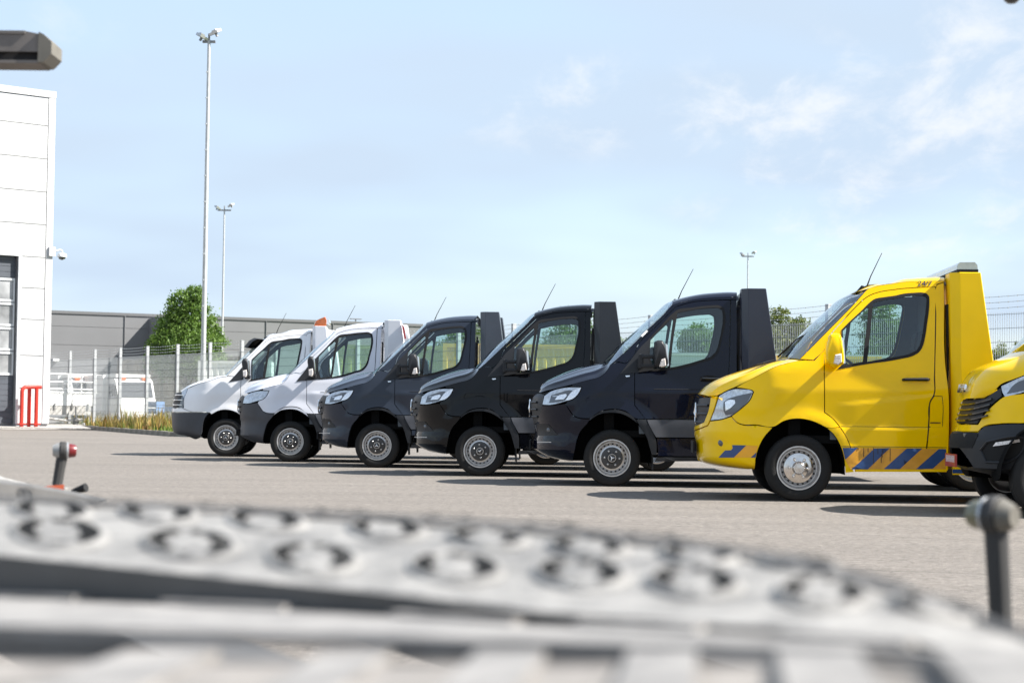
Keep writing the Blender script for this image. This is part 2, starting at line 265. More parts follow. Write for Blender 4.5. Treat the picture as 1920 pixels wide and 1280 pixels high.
# ------------------------------------------------------------------ vehicle bodies: side panels cut from outlines (metres: x to the rear, z up)
OUT = {"old_model":{"xf":[[0.299,-0.413],[0.311,-0.611],[0.324,-0.75],[0.351,-0.89],[0.385,-0.989],[0.443,-1.001],[0.583,-1.008],[0.664,-1.03],[0.734,-1.028],[0.781,-1.019],[0.863,-1.01],[0.968,-1.011],[1.068,-0.989],[1.121,-0.975]],"bonnet_side":[[-0.879,1.071],[-0.806,1.093],[-0.738,1.133],[-0.654,1.172],[-0.558,1.22],[-0.45,1.276],[-0.336,1.341],[-0.24,1.388],[-0.132,1.422],[0.012,1.453]],"bonnet_mid":[[-0.992,1.105],[-0.938,1.169],[-0.869,1.221],[-0.744,1.286],[-0.584,1.345],[-0.413,1.399],[-0.196,1.459],[-0.134,1.481]],"door":[[0.343,1.745],[0.457,1.873],[0.615,2.04],[0.676,2.098],[0.746,2.143],[0.85,2.179],[1.011,2.205],[1.036,2.209],[1.172,2.222],[1.289,2.23],[1.42,2.235],[1.41,1.95],[1.397,1.676],[1.38,1.332],[1.378,1.295],[1.368,1.106],[1.332,1.044],[1.324,0.928],[1.316,0.783],[1.295,0.55],[1.274,0.395],[1.261,0.352],[0.911,0.345],[0.564,0.341],[0.555,0.331],[0.544,0.475],[0.519,0.582],[0.477,0.677],[0.417,0.772],[0.345,0.856],[0.259,0.92],[0.258,1.106],[0.256,1.311],[0.262,1.518],[0.272,1.605],[0.295,1.675]],"fender":[[-0.643,1.167],[-0.558,1.22],[-0.45,1.276],[-0.336,1.341],[-0.24,1.388],[-0.132,1.422],[0.012,1.453],[0.155,1.455],[0.267,1.575],[0.262,1.518],[0.256,1.311],[0.258,1.106],[0.259,0.92],[0.345,0.856],[0.417,0.772],[0.28,0.761],[0.227,0.788],[0.107,0.835],[-0.024,0.851],[-0.155,0.825],[-0.262,0.764],[-0.44,0.783],[-0.578,0.785],[-0.632,0.807],[-0.685,0.868],[-0.673,0.878],[-0.579,0.957],[-0.502,1.036],[-0.465,1.121],[-0.48,1.139],[-0.558,1.155]],"lower_fender":[[0.28,0.759],[0.417,0.772],[0.477,0.677],[0.519,0.582],[0.544,0.475],[0.555,0.331],[0.562,0.278],[0.473,0.276],[0.455,0.462],[0.418,0.581],[0.346,0.7]],"bumper":[[-0.89,0.814],[-0.77,0.836],[-0.685,0.866],[-0.632,0.805],[-0.578,0.783],[-0.427,0.78],[-0.44,0.78],[-0.268,0.759],[-0.357,0.655],[-0.415,0.534],[-0.443,0.413],[-0.437,0.316],[-0.46,0.317],[-0.604,0.306],[-0.744,0.321],[-0.885,0.349],[-0.986,0.385],[-1.002,0.441],[-1.009,0.57],[-1.033,0.663],[-1.029,0.696],[-1.019,0.7],[-0.911,0.768]],"grille_surround":[[-0.882,1.069],[-0.812,1.082],[-0.854,0.923],[-0.89,0.817],[-0.911,0.768],[-1.019,0.698],[-1.029,0.696],[-1.027,0.74],[-1.022,0.741],[-0.946,0.801],[-0.906,0.922]],"grille":[[-0.996,1.069],[-0.882,1.069],[-0.906,0.922],[-0.946,0.801],[-1.023,0.735],[-1.028,0.734],[-1.012,0.863],[-1.016,0.969]],"headlight":[[-0.89,0.82],[-0.854,0.923],[-0.806,1.08],[-0.748,1.12],[-0.654,1.153],[-0.558,1.152],[-0.482,1.137],[-0.467,1.123],[-0.504,1.038],[-0.579,0.959],[-0.675,0.879],[-0.77,0.839]],"headlight_dark":[[-0.76,1.014],[-0.76,0.924],[-0.738,0.879],[-0.675,0.888],[-0.579,0.966],[-0.515,1.038],[-0.48,1.115],[-0.654,1.071],[-0.717,1.048]],"headlight_lamp":[[-0.744,1.014],[-0.712,1.037],[-0.649,1.037],[-0.643,1.003],[-0.686,0.958],[-0.739,0.924]],"fog_pocket":[[-0.838,0.645],[-0.79,0.646],[-0.748,0.625],[-0.683,0.559],[-0.677,0.542],[-0.704,0.53],[-0.825,0.532]],"fog_lamp":[[-0.779,0.59]],"screen_side":[[0.005,1.465],[0.231,1.696],[0.458,1.928],[0.59,2.066],[0.66,2.146],[0.726,2.211]],"screen_mid":[[-0.111,1.502],[0.081,1.726],[0.257,1.901],[0.432,2.062],[0.519,2.141],[0.607,2.186]],"pillar":[[0.005,1.465],[0.231,1.696],[0.458,1.928],[0.59,2.066],[0.66,2.146],[0.726,2.211],[0.8,2.236],[0.895,2.257],[1.013,2.273],[1.038,2.279],[1.174,2.291],[1.309,2.298],[1.444,2.301],[1.509,2.3],[1.509,2.287],[1.434,2.262],[1.433,2.238],[1.42,2.235],[1.289,2.23],[1.172,2.222],[1.036,2.209],[1.011,2.205],[0.85,2.179],[0.746,2.143],[0.676,2.098],[0.615,2.04],[0.457,1.873],[0.343,1.745],[0.295,1.675],[0.272,1.605],[0.267,1.581],[0.15,1.457]],"roof_side":[[0.726,2.211],[0.8,2.236],[0.895,2.257],[1.013,2.273],[1.038,2.279],[1.174,2.291],[1.309,2.298],[1.444,2.301],[1.509,2.3]],"roof_mid":[[0.599,2.177],[0.742,2.251],[0.86,2.264],[1.047,2.309],[1.073,2.321],[1.21,2.341],[1.346,2.351],[1.483,2.358],[1.533,2.355]],"quarter":[[1.436,2.26],[1.507,2.285],[1.507,2.228],[1.503,1.333],[1.516,1.219],[1.518,0.337],[1.265,0.333],[1.278,0.395],[1.3,0.55],[1.321,0.783],[1.328,0.928],[1.336,1.042],[1.371,1.104],[1.382,1.295],[1.383,1.332],[1.4,1.676],[1.413,1.95],[1.423,2.236]],"sill":[[0.564,0.336],[1.513,0.349],[1.507,0.322],[0.559,0.305]],"window_frame":[[0.445,1.772],[0.542,1.869],[0.665,1.984],[0.735,2.055],[0.779,2.09],[0.891,2.116],[1.008,2.134],[1.079,2.152],[1.197,2.164],[1.287,2.166],[1.322,2.157],[1.344,2.129],[1.344,2.079],[1.312,1.84],[1.285,1.693],[1.261,1.611],[1.224,1.556],[1.169,1.52],[1.043,1.486],[0.882,1.455],[0.79,1.442],[0.67,1.423],[0.533,1.398],[0.396,1.368],[0.453,1.417],[0.44,1.65]],"main_glass":[[0.771,2.062],[0.891,2.093],[1.008,2.11],[1.079,2.127],[1.259,2.144],[1.308,2.135],[1.323,2.111],[1.319,2.06],[1.285,1.839],[1.259,1.693],[1.234,1.62],[1.197,1.565],[1.143,1.537],[1.017,1.504],[0.882,1.48],[0.79,1.463],[0.696,1.445],[0.722,1.653],[0.753,1.915]],"quarter_glass":[[0.453,1.763],[0.542,1.856],[0.647,1.957],[0.721,2.019],[0.709,1.871],[0.674,1.627],[0.653,1.445],[0.534,1.422],[0.458,1.408]],"crease":[[0.401,1.0],[0.456,1.012],[0.776,1.054],[0.996,1.077],[1.368,1.106],[1.502,1.116]],"band_top":[[0.424,0.774],[0.887,0.78],[1.316,0.783],[1.503,0.783]],"band_low":[[0.403,0.574],[0.888,0.575],[1.306,0.575],[1.504,0.573]],"stripes_blue":[[[0.442,0.559],[0.599,0.561],[0.47,0.439]],[[0.767,0.556],[0.924,0.563],[0.702,0.342],[0.528,0.34],[0.564,0.368]],[[1.097,0.561],[1.253,0.563],[1.027,0.349],[0.865,0.347]],[[1.422,0.559],[1.495,0.56],[1.495,0.481],[1.362,0.358],[1.192,0.351]]],"stripes_base":[[0.442,0.559],[1.495,0.56],[1.496,0.355],[0.528,0.34],[0.47,0.439]],"stripes_front":[[-0.672,0.57],[-0.533,0.57],[-0.655,0.442],[-0.803,0.436],[-0.741,0.512],[-0.683,0.516],[-0.667,0.537]],"stripes_front_base":[[-0.533,0.57],[-0.42,0.568],[-0.433,0.503],[-0.446,0.447],[-0.655,0.442]],"stripes_front2":[[-0.433,0.501],[-0.441,0.447],[-0.489,0.446]],"handle":[[1.052,1.28],[1.317,1.283],[1.322,1.255],[1.058,1.245]],"handle_cup":[[1.163,1.267]],"flap":[[1.376,1.102],[1.453,1.101],[1.461,1.051],[1.459,0.785],[1.324,0.783],[1.335,1.039]],"flap_slot":[[1.336,0.832],[1.439,0.833],[1.439,0.822],[1.336,0.821]],"bonnet_vent":[[-0.441,1.371],[-0.335,1.423],[-0.192,1.429],[-0.335,1.377]],"text":[[1.237,2.281],[1.444,2.283],[1.445,2.315]],"mirror":[[0.286,1.709],[0.316,1.724],[0.384,1.724],[0.401,1.684],[0.418,1.591],[0.432,1.463],[0.428,1.412],[0.377,1.394],[0.343,1.381],[0.292,1.402],[0.25,1.427],[0.249,1.572],[0.27,1.657]],"mirror_lamp":[[0.334,1.505],[0.397,1.518],[0.402,1.429],[0.368,1.403],[0.318,1.419]],"antenna":[[0.682,2.244],[0.769,2.292],[0.861,2.475],[0.936,2.623]],"arch":[[-0.437,0.316],[-0.443,0.413],[-0.415,0.534],[-0.357,0.655],[-0.262,0.764],[-0.155,0.825],[-0.024,0.851],[0.107,0.835],[0.227,0.788],[0.346,0.7],[0.418,0.581],[0.455,0.462],[0.473,0.282]],"tower":[[1.534,2.364],[1.62,2.365],[1.836,2.366],[1.956,1.579],[1.571,0.324],[1.668,0.325]],"lightbar":[[[1.601,2.406],[1.811,2.387],[1.797,2.467],[1.614,2.465]],[[1.649,2.444],[1.736,2.43]]],"bedskirt":[[1.552,0.351],[1.552,0.292],[1.957,0.291],[1.957,0.337]]},"new_model":{"xf":[[0.285,-0.501],[0.322,-0.774],[0.388,-0.911],[0.435,-0.977],[0.551,-0.974],[0.606,-0.965],[0.688,-0.969],[0.755,-1.0],[0.878,-1.019],[0.987,-1.03],[1.083,-1.008],[1.165,-0.931]],"bonnet_side":[[-0.899,1.132],[-0.798,1.158],[-0.702,1.179],[-0.502,1.229],[-0.291,1.287],[-0.161,1.324],[-0.108,1.361],[-0.056,1.428],[-0.031,1.478]],"bonnet_mid":[[-0.919,1.161],[-0.91,1.204],[-0.83,1.277],[-0.71,1.338],[-0.509,1.421],[-0.321,1.477],[-0.161,1.506],[-0.077,1.511]],"screen_side":[[-0.028,1.476],[0.063,1.557],[0.154,1.645],[0.268,1.759],[0.382,1.877],[0.497,1.991],[0.612,2.103],[0.715,2.215]],"screen_mid":[[-0.117,1.514],[0.093,1.745],[0.314,1.954],[0.512,2.127],[0.71,2.291],[0.745,2.303]],"roof_side":[[0.715,2.215],[0.842,2.253],[0.957,2.278],[1.187,2.307],[1.429,2.321],[1.506,2.322]],"roof_mid":[[0.731,2.282],[0.794,2.303],[0.91,2.335],[1.084,2.37],[1.258,2.388],[1.433,2.398],[1.516,2.396]],"pillar":[[-0.028,1.476],[0.063,1.557],[0.154,1.645],[0.268,1.759],[0.382,1.877],[0.497,1.991],[0.612,2.103],[0.715,2.215],[0.842,2.253],[0.957,2.278],[1.187,2.307],[1.429,2.321],[1.506,2.322],[1.506,2.283],[1.428,2.286],[1.187,2.275],[0.957,2.25],[0.842,2.219],[0.761,2.188],[0.704,2.133],[0.589,2.021],[0.451,1.88],[0.314,1.739],[0.282,1.669],[0.269,1.606],[0.155,1.495],[0.058,1.508]],"door":[[0.269,1.606],[0.282,1.669],[0.314,1.739],[0.451,1.88],[0.589,2.021],[0.704,2.133],[0.761,2.188],[0.842,2.219],[0.957,2.25],[1.187,2.275],[1.428,2.284],[1.419,1.913],[1.397,1.348],[1.373,1.091],[1.322,0.962],[1.328,0.829],[1.041,0.824],[0.656,0.823],[0.41,0.819],[0.421,0.79],[0.341,0.894],[0.268,0.985],[0.265,1.352]],"moulding":[[0.414,0.815],[0.656,0.818],[1.041,0.819],[1.311,0.823],[1.274,0.601],[1.043,0.601],[0.527,0.598],[0.531,0.602],[0.487,0.663],[0.423,0.79]],"sill":[[0.535,0.595],[0.534,0.591],[1.043,0.596],[1.505,0.598],[1.506,0.379],[1.045,0.375],[0.543,0.374],[0.545,0.384]],"sill_low":[[0.539,0.366],[1.045,0.37],[1.506,0.366],[1.494,0.315],[1.045,0.315],[0.51,0.305]],"quarter":[[1.431,2.284],[1.506,2.282],[1.5,1.383],[1.505,0.604],[1.293,0.601],[1.336,0.827],[1.335,0.956],[1.386,1.085],[1.4,1.348],[1.423,1.913]],"fender":[[-0.502,1.229],[-0.291,1.287],[-0.161,1.324],[-0.108,1.361],[-0.056,1.428],[-0.031,1.478],[0.055,1.503],[0.153,1.489],[0.267,1.6],[0.265,1.352],[0.268,0.985],[0.341,0.894],[0.407,0.82],[0.276,0.825],[0.158,0.911],[0.001,0.936],[-0.156,0.901],[-0.267,0.818],[-0.405,0.826],[-0.458,0.845],[-0.524,0.923],[-0.571,0.988],[-0.549,1.025],[-0.499,1.039],[-0.405,1.119],[-0.372,1.201],[-0.475,1.203]],"flare":[[-0.267,0.816],[-0.156,0.897],[0.001,0.932],[0.158,0.907],[0.277,0.822],[0.316,0.752],[0.237,0.814],[0.106,0.878],[-0.025,0.889],[-0.156,0.868],[-0.286,0.781]],"lower_fender":[[0.28,0.817],[0.41,0.817],[0.487,0.663],[0.527,0.582],[0.542,0.386],[0.477,0.385],[0.45,0.476],[0.409,0.607],[0.343,0.711]],"bumper":[[-0.862,0.97],[-0.766,0.971],[-0.571,0.995],[-0.524,0.919],[-0.458,0.841],[-0.405,0.822],[-0.267,0.814],[-0.286,0.779],[-0.39,0.649],[-0.441,0.491],[-0.48,0.296],[-0.497,0.294],[-0.776,0.32],[-0.914,0.386],[-0.983,0.433],[-0.991,0.55],[-0.978,0.604],[-0.979,0.687],[-0.932,0.771],[-0.896,0.859]],"grille":[[-0.926,1.133],[-0.845,1.114],[-0.865,0.973],[-0.896,0.862],[-0.932,0.774],[-0.979,0.7],[-1.014,0.755],[-1.036,0.878],[-1.047,0.987],[-1.025,1.083]],"headlight":[[-0.862,0.978],[-0.837,1.09],[-0.77,1.138],[-0.608,1.187],[-0.376,1.198],[-0.408,1.121],[-0.499,1.042],[-0.552,1.028],[-0.766,0.976]],"headlight_dark":[[-0.773,1.0],[-0.747,1.093],[-0.634,1.131],[-0.501,1.158],[-0.461,1.147],[-0.519,1.068],[-0.572,1.038]],"headlight_drl":[[-0.572,1.034],[-0.474,1.154],[-0.382,1.19],[-0.411,1.128],[-0.499,1.047]],"headlight_lamp":[[-0.699,1.04],[-0.666,1.083],[-0.56,1.114],[-0.553,1.087],[-0.592,1.047]],"fog_pocket":[[-0.925,0.742],[-0.778,0.741],[-0.709,0.669],[-0.657,0.611],[-0.919,0.596]],"fog_lamp":[[-0.771,0.672]],"valance":[[-0.977,0.57],[-0.655,0.602],[-0.428,0.57],[-0.441,0.491],[-0.48,0.296],[-0.497,0.294],[-0.776,0.32],[-0.914,0.386],[-0.983,0.433]],"sail":[[0.087,1.358],[0.189,1.495],[0.267,1.6],[0.326,1.681],[0.451,1.804],[0.44,1.671],[0.429,1.555],[0.487,1.412],[0.384,1.394]],"window_frame":[[0.434,1.787],[0.566,1.927],[0.727,2.104],[0.773,2.142],[0.957,2.178],[1.187,2.205],[1.29,2.206],[1.341,2.178],[1.355,2.122],[1.312,1.796],[1.269,1.639],[1.212,1.57],[1.069,1.519],[0.841,1.447],[0.67,1.422],[0.464,1.404],[0.424,1.555]],"main_glass":[[0.782,2.114],[0.957,2.153],[1.186,2.181],[1.29,2.179],[1.324,2.156],[1.329,2.121],[1.29,1.796],[1.246,1.651],[1.189,1.589],[1.069,1.545],[0.841,1.477],[0.695,1.445],[0.732,1.79]],"quarter_glass":[[0.454,1.787],[0.589,1.933],[0.709,2.048],[0.727,2.022],[0.698,1.801],[0.661,1.449],[0.498,1.424],[0.452,1.556]],"handle":[[1.057,1.332],[1.103,1.35],[1.308,1.335],[1.319,1.301],[1.16,1.276],[1.069,1.281]],"badge":[[0.179,1.336]],"flap":[[0.438,0.593],[0.464,0.593],[0.492,0.423],[0.503,0.207],[0.485,0.206],[0.468,0.449]],"mirror":[[0.49,1.663],[0.495,1.748],[0.534,1.766],[0.591,1.764],[0.62,1.71],[0.643,1.597],[0.656,1.472],[0.628,1.443],[0.548,1.448],[0.537,1.431],[0.494,1.459]],"mirror_arm":[[0.311,1.584],[0.356,1.613],[0.385,1.59],[0.498,1.588],[0.499,1.552],[0.379,1.55],[0.38,1.482],[0.499,1.481],[0.5,1.438],[0.324,1.43]],"mirror_lamp":[[0.575,1.533],[0.621,1.551],[0.633,1.46],[0.593,1.443],[0.548,1.45]],"antenna":[[0.71,2.291],[0.809,2.33],[0.907,2.519],[1.002,2.7]],"tower":[[1.542,2.399],[1.621,2.408],[1.837,2.408],[1.962,1.57]],"arch":[[-0.48,0.296],[-0.441,0.491],[-0.39,0.649],[-0.286,0.781],[-0.156,0.868],[-0.025,0.889],[0.106,0.878],[0.237,0.814],[0.343,0.711],[0.409,0.607],[0.45,0.476],[0.477,0.385]],"crease":[[0.28,1.166],[0.529,1.182],[1.038,1.201],[1.488,1.209]],"sticker":[[0.325,1.832],[0.399,1.906],[0.425,1.885],[0.354,1.806]]},"crafter":{"xf":[[0.295,-0.725],[0.344,-0.869],[0.385,-1.068],[0.433,-1.102],[0.521,-1.126],[0.632,-1.133],[0.753,-1.141],[0.808,-1.136],[0.874,-1.133],[1.029,-1.114],[1.14,-1.078],[1.195,-1.039]],"bonnet_side":[[-0.86,1.175],[-0.746,1.243],[-0.542,1.318],[-0.331,1.376],[-0.139,1.444],[0.032,1.511]],"bonnet_mid":[[-0.929,1.199],[-0.821,1.286],[-0.669,1.343],[-0.452,1.422],[-0.235,1.497],[-0.064,1.532]],"bumper":[[-1.026,0.787],[-0.721,0.795],[-0.513,0.802],[-0.305,0.796],[-0.379,0.708],[-0.421,0.578],[-0.452,0.383],[-0.495,0.326],[-0.626,0.299],[-0.755,0.353],[-0.969,0.393],[-1.002,0.458],[-1.032,0.523],[-1.044,0.754]],"fender_front":[[-0.8,1.051],[-0.753,1.171],[-0.74,1.23],[-0.542,1.309],[-0.33,1.367],[-0.138,1.435],[0.032,1.502]],"strip":[[-1.031,0.863],[-0.821,0.865],[-0.803,0.92],[-0.799,1.046],[-0.604,0.801],[-1.027,0.791]],"grille":[[-1.018,0.874],[-0.979,1.127],[-0.941,1.171],[-0.865,1.171],[-0.917,0.875]],"headlight":[[-0.911,0.875],[-0.856,1.12],[-0.8,1.051],[-0.803,0.92],[-0.827,0.872]],"lens_top":[[-0.856,1.127],[-0.865,1.173],[-0.797,1.215],[-0.74,1.23],[-0.753,1.171],[-0.8,1.055]],"crease":[[-0.525,1.183],[-0.261,1.24],[-0.003,1.308]],"arch":[[-0.486,0.337],[-0.43,0.513],[-0.379,0.665],[-0.294,0.785],[-0.166,0.858],[-0.058,0.881],[0.093,0.883],[0.172,0.855]],"sail":[[0.034,1.352],[0.162,1.495],[0.269,1.649],[0.278,1.431]],"mirror":[[0.3,1.737],[0.324,1.784],[0.379,1.781],[0.399,1.738],[0.419,1.615],[0.422,1.48],[0.385,1.436],[0.324,1.448],[0.308,1.614]],"mirror_lamp":[[0.327,1.558],[0.392,1.578],[0.4,1.479],[0.382,1.442],[0.332,1.454]],"visor":[[0.341,2.125],[0.439,2.258],[0.527,2.294],[0.665,2.255],[0.567,2.134],[0.492,2.095],[0.392,2.107]],"antenna":[[0.746,2.363],[0.821,2.395],[1.011,2.733]],"tower":[[1.578,2.432],[1.645,2.451],[1.887,2.454]],"beacon":[[1.617,2.462],[1.628,2.518],[1.751,2.594],[1.85,2.618],[1.889,2.521],[1.878,2.459]],"roofcheck":[[0.671,2.297],[0.97,2.388],[1.345,2.437],[1.471,2.438]],"wincheck":[[0.397,1.794],[0.705,2.149],[1.248,2.242],[1.338,2.17],[1.291,1.781],[0.842,1.519],[0.448,1.459]]},"daily":{"xf":[[0.346,-0.272],[0.403,-0.532],[0.407,-0.639],[0.431,-0.656],[0.508,-0.658],[0.628,-0.659],[0.724,-0.652],[0.772,-0.599],[0.782,-0.61],[0.868,-0.581],[1.049,-0.534],[1.193,-0.499],[1.32,-0.428]],"bonnet_side":[[-0.579,1.069],[-0.487,1.073],[-0.44,1.114],[-0.378,1.19],[-0.295,1.23],[-0.2,1.272]],"bonnet_mid":[[-0.56,1.113],[-0.542,1.198],[-0.47,1.327],[-0.302,1.42],[-0.014,1.519]],"grille":[[-0.591,1.051],[-0.488,1.063],[-0.436,1.114],[-0.379,1.164],[-0.377,1.078],[-0.431,1.025],[-0.502,0.93],[-0.555,0.829],[-0.642,0.83]],"headlight":[[-0.384,1.172],[-0.296,1.222],[-0.2,1.268],[-0.121,1.293],[-0.045,1.269],[-0.071,1.188],[-0.212,1.116],[-0.36,1.07],[-0.376,1.107]],"under":[[-0.642,0.82],[-0.556,0.823],[-0.502,0.923],[-0.427,1.02],[-0.373,1.072],[-0.213,1.109],[-0.072,1.171],[-0.078,0.97],[-0.142,0.843],[-0.223,0.839],[-0.41,0.831],[-0.514,0.807],[-0.556,0.758],[-0.656,0.747]],"bumper":[[-0.723,0.674],[-0.704,0.759],[-0.668,0.781],[-0.644,0.741],[-0.562,0.752],[-0.518,0.807],[-0.411,0.827],[-0.223,0.836],[-0.102,0.832],[-0.157,0.739],[-0.21,0.601],[-0.238,0.417],[-0.171,0.278],[-0.229,0.295],[-0.266,0.352],[-0.332,0.352],[-0.595,0.397],[-0.703,0.402],[-0.727,0.432]],"fog_pocket":[[-0.551,0.59],[-0.504,0.668],[-0.289,0.72],[-0.231,0.715],[-0.231,0.646],[-0.28,0.542],[-0.348,0.5],[-0.513,0.486]],"fog_lamp":[[-0.465,0.628],[-0.442,0.664],[-0.27,0.697],[-0.265,0.674],[-0.424,0.636]],"recess":[[-0.692,0.722],[-0.625,0.743],[-0.569,0.746],[-0.616,0.603],[-0.691,0.595]],"plate":[[-0.775,0.556],[-0.673,0.557],[-0.672,0.429],[-0.775,0.433]],"text":[[-0.586,1.134],[-0.449,1.232]],"text_s":[[-0.561,1.136],[-0.561,1.215],[-0.469,1.224],[-0.495,1.14]],"slats":[[[-0.603,1.02],[-0.507,1.037]],[[-0.635,0.868],[-0.542,0.876]]]}}
AXC = .75
_ph = np.linspace(0, math.pi/2, 300); PXT = AXC*(1-np.cos(_ph)); PYT = np.sin(_ph)**(2/2.2)
_seg = np.hypot(np.diff(PXT), np.diff(PYT*.98)); PST = np.concatenate([[0], np.cumsum(_seg)])
ZH = [0, .35, 1.15, 1.35, 1.7, 2.0, 2.2, 2.4, 2.6]; WH = [.955, .972, .985, .965, .90, .84, .795, .75, .7]

class Body:
    def __init__(s, key, bulge):
        xf = np.array(OUT[key]['xf']); s.zf, s.xfv = xf[:, 0], xf[:, 1]; s.bulge = bulge; s.key = key; s.cache = {}
    def xf(s, z): return np.interp(z, s.zf, s.xfv)
    def Y(s, x, z):
        x, z = np.asarray(x, float), np.asarray(z, float)
        return np.interp(z, ZH, WH)*np.interp(np.clip(x-s.xf(z), 0, AXC), PXT, PYT) + s.bulge(x, z)*np.interp(np.clip(x-s.xf(z), 0, AXC), PXT, PYT)
    def to_s(s, P):
        xr = P[:, 0]-s.xf(P[:, 1]); return np.stack([np.where(xr < AXC, np.interp(np.clip(xr, 0, AXC), PXT, PST), PST[-1]+xr-AXC), P[:, 1]], 1)
    def from_s(s, Q):
        xr = np.where(Q[:, 0] < PST[-1], np.interp(np.clip(Q[:, 0], 0, PST[-1]), PST, PXT), Q[:, 0]-PST[-1]+AXC); return np.stack([xr+s.xf(Q[:, 1]), Q[:, 1]], 1)
    def pts(s, P, off):
        x, z = P[:, 0], P[:, 1]; e = 2e-3
        x = np.maximum(x, s.xf(z)+1e-6); y = s.Y(x, z)
        nx = -(s.Y(x+e, z)-s.Y(np.maximum(x-e, s.xf(z)), z))/(2*e); nz = -(s.Y(x, z+e)-s.Y(x, z-e))/(2*e)
        n = np.stack([nx, np.ones_like(nx), nz], 1); n /= np.linalg.norm(n, axis=1)[:, None]
        return np.stack([x+off*n[:, 0], -(y+off*n[:, 1]), z+off*n[:, 2]], 1), np.stack([n[:, 0], -n[:, 1], n[:, 2]], 1)

def smooth_poly(P, closed=True, step=.03, corner=38):
    P = np.array(P, float)
    keep = [0]
    for i in range(1, len(P)):
        if np.hypot(*(P[i]-P[keep[-1]])) > .006: keep.append(i)
    if closed and np.hypot(*(P[keep[-1]]-P[keep[0]])) < .006: keep.pop()
    P = P[keep]; n = len(P); out = []
    def tang(i):
        if not closed and i in (0, n-1): return None
        a, b = P[i]-P[i-1], P[(i+1) % n]-P[i]; la, lb = np.hypot(*a), np.hypot(*b)
        if np.degrees(np.arccos(np.clip(a@b/(la*lb), -1, 1))) > corner: return None
        t = a/la*lb+b/lb*la; return t/np.hypot(*t)
    T = [tang(i) for i in range(n)]
    for i in range(n if closed else n-1):
        p, q = P[i], P[(i+1) % n]; L = np.hypot(*(q-p)); d = (q-p)/L
        t0 = (T[i] if T[i] is not None else d)*L; t1 = (T[(i+1) % n] if T[(i+1) % n] is not None else d)*L
        k = max(1, int(math.ceil(L/step)))
        for j in range(k):
            u = j/k; out.append((2*u**3-3*u**2+1)*p+(u**3-2*u**2+u)*t0+(-2*u**3+3*u**2)*q+(u**3-u**2)*t1)
    if not closed: out.append(P[-1])
    return np.array(out)
def area(P): return .5*np.sum(P[:, 0]*np.roll(P[:, 1], -1)-np.roll(P[:, 0], -1)*P[:, 1])
def inset(P, d):
    if area(P) < 0: P = P[::-1]
    a = P-np.roll(P, 1, 0); b = np.roll(P, -1, 0)-P
    na = np.stack([-a[:, 1], a[:, 0]], 1); nb = np.stack([-b[:, 1], b[:, 0]], 1)
    na /= np.linalg.norm(na, axis=1)[:, None]+1e-12; nb /= np.linalg.norm(nb, axis=1)[:, None]+1e-12
    n = na+nb; L = np.linalg.norm(n, axis=1); n /= L[:, None]+1e-9
    return P+n*(d/np.maximum(.5, L/2))[:, None]
def inside(Q, P):
    r = np.zeros(len(Q), bool); x, y = Q[:, 0], Q[:, 1]
    for i in range(len(P)):
        (x0, y0), (x1, y1) = P[i-1], P[i]
        if y0 == y1: continue
        c = (y0 > y) != (y1 > y); r ^= c & (x < (x1-x0)*(y-y0)/(y1-y0)+x0)
    return r
def panel_mb(body, outer, holes=(), off=0.0, gap=.0035, grid=.05, flange=.022, mb=None):
    mb = mb or MB(); o = inset(smooth_poly(outer), gap); hs = [smooth_poly(h) for h in holes]
    so = body.to_s(o); sh = [body.to_s(h) for h in hs]
    V = [tuple(p) for p in so]; E = [(i, (i+1) % len(so)) for i in range(len(so))]
    for h in sh: k = len(V); V += [tuple(p) for p in h]; E += [(k+i, k+(i+1) % len(h)) for i in range(len(h))]
    lo, hi = so.min(0), so.max(0)
    gx, gy = np.meshgrid(np.arange(lo[0]+grid*.5, hi[0], grid), np.arange(lo[1]+grid*.5, hi[1], grid*.8)); G = np.stack([gx.ravel(), gy.ravel()], 1)
    if len(G):
        m = inside(G, so)
        for h in sh: m &= ~inside(G, h)
        B = np.array(V); G = G[m]
        if len(G):
            dd = ((G[:, None, :]-B[None])**2).sum(-1).min(1); G = G[dd > (grid*.35)**2]; V += [tuple(p) for p in G]
    r = delaunay_2d_cdt([Vector(p) for p in V], E, [], 0, 1e-6)
    Q = np.array([tuple(p) for p in r[0]]); T = np.array([tuple(f) for f in r[2] if len(f) == 3]); cen = Q[T].mean(1)
    m = inside(cen, so)
    for h in sh: m &= ~inside(cen, h)
    T = T[m]; P3, N3 = body.pts(body.from_s(Q), off)
    fs = [tuple(t) for t in T]; cnt = {}
    for t in fs:
        for a, b in ((t[0], t[1]), (t[1], t[2]), (t[2], t[0])):
            if (b, a) in cnt: cnt.pop((b, a))
            else: cnt[(a, b)] = 1
    vs = [tuple(p) for p in P3]
    if flange:
        idx = {}
        def low(i):
            if i not in idx: idx[i] = len(vs); vs.append(tuple(P3[i]-N3[i]*flange))
            return idx[i]
        for a, b in list(cnt):
            if abs(P3[a][1]) < .02 and abs(P3[b][1]) < .02: continue
            fs.append((b, a, low(a), low(b)))
    return mb.add(vs, fs)
def mirrored(mb):
    n = MB(); n.v = [(x, -y, z) for x, y, z in mb.v]; n.f = [f[::-1] for f in mb.f]; return n
def joined(mb): n = MB(); n.add(mb.v, mb.f); m = mirrored(mb); n.add(m.v, m.f); return n
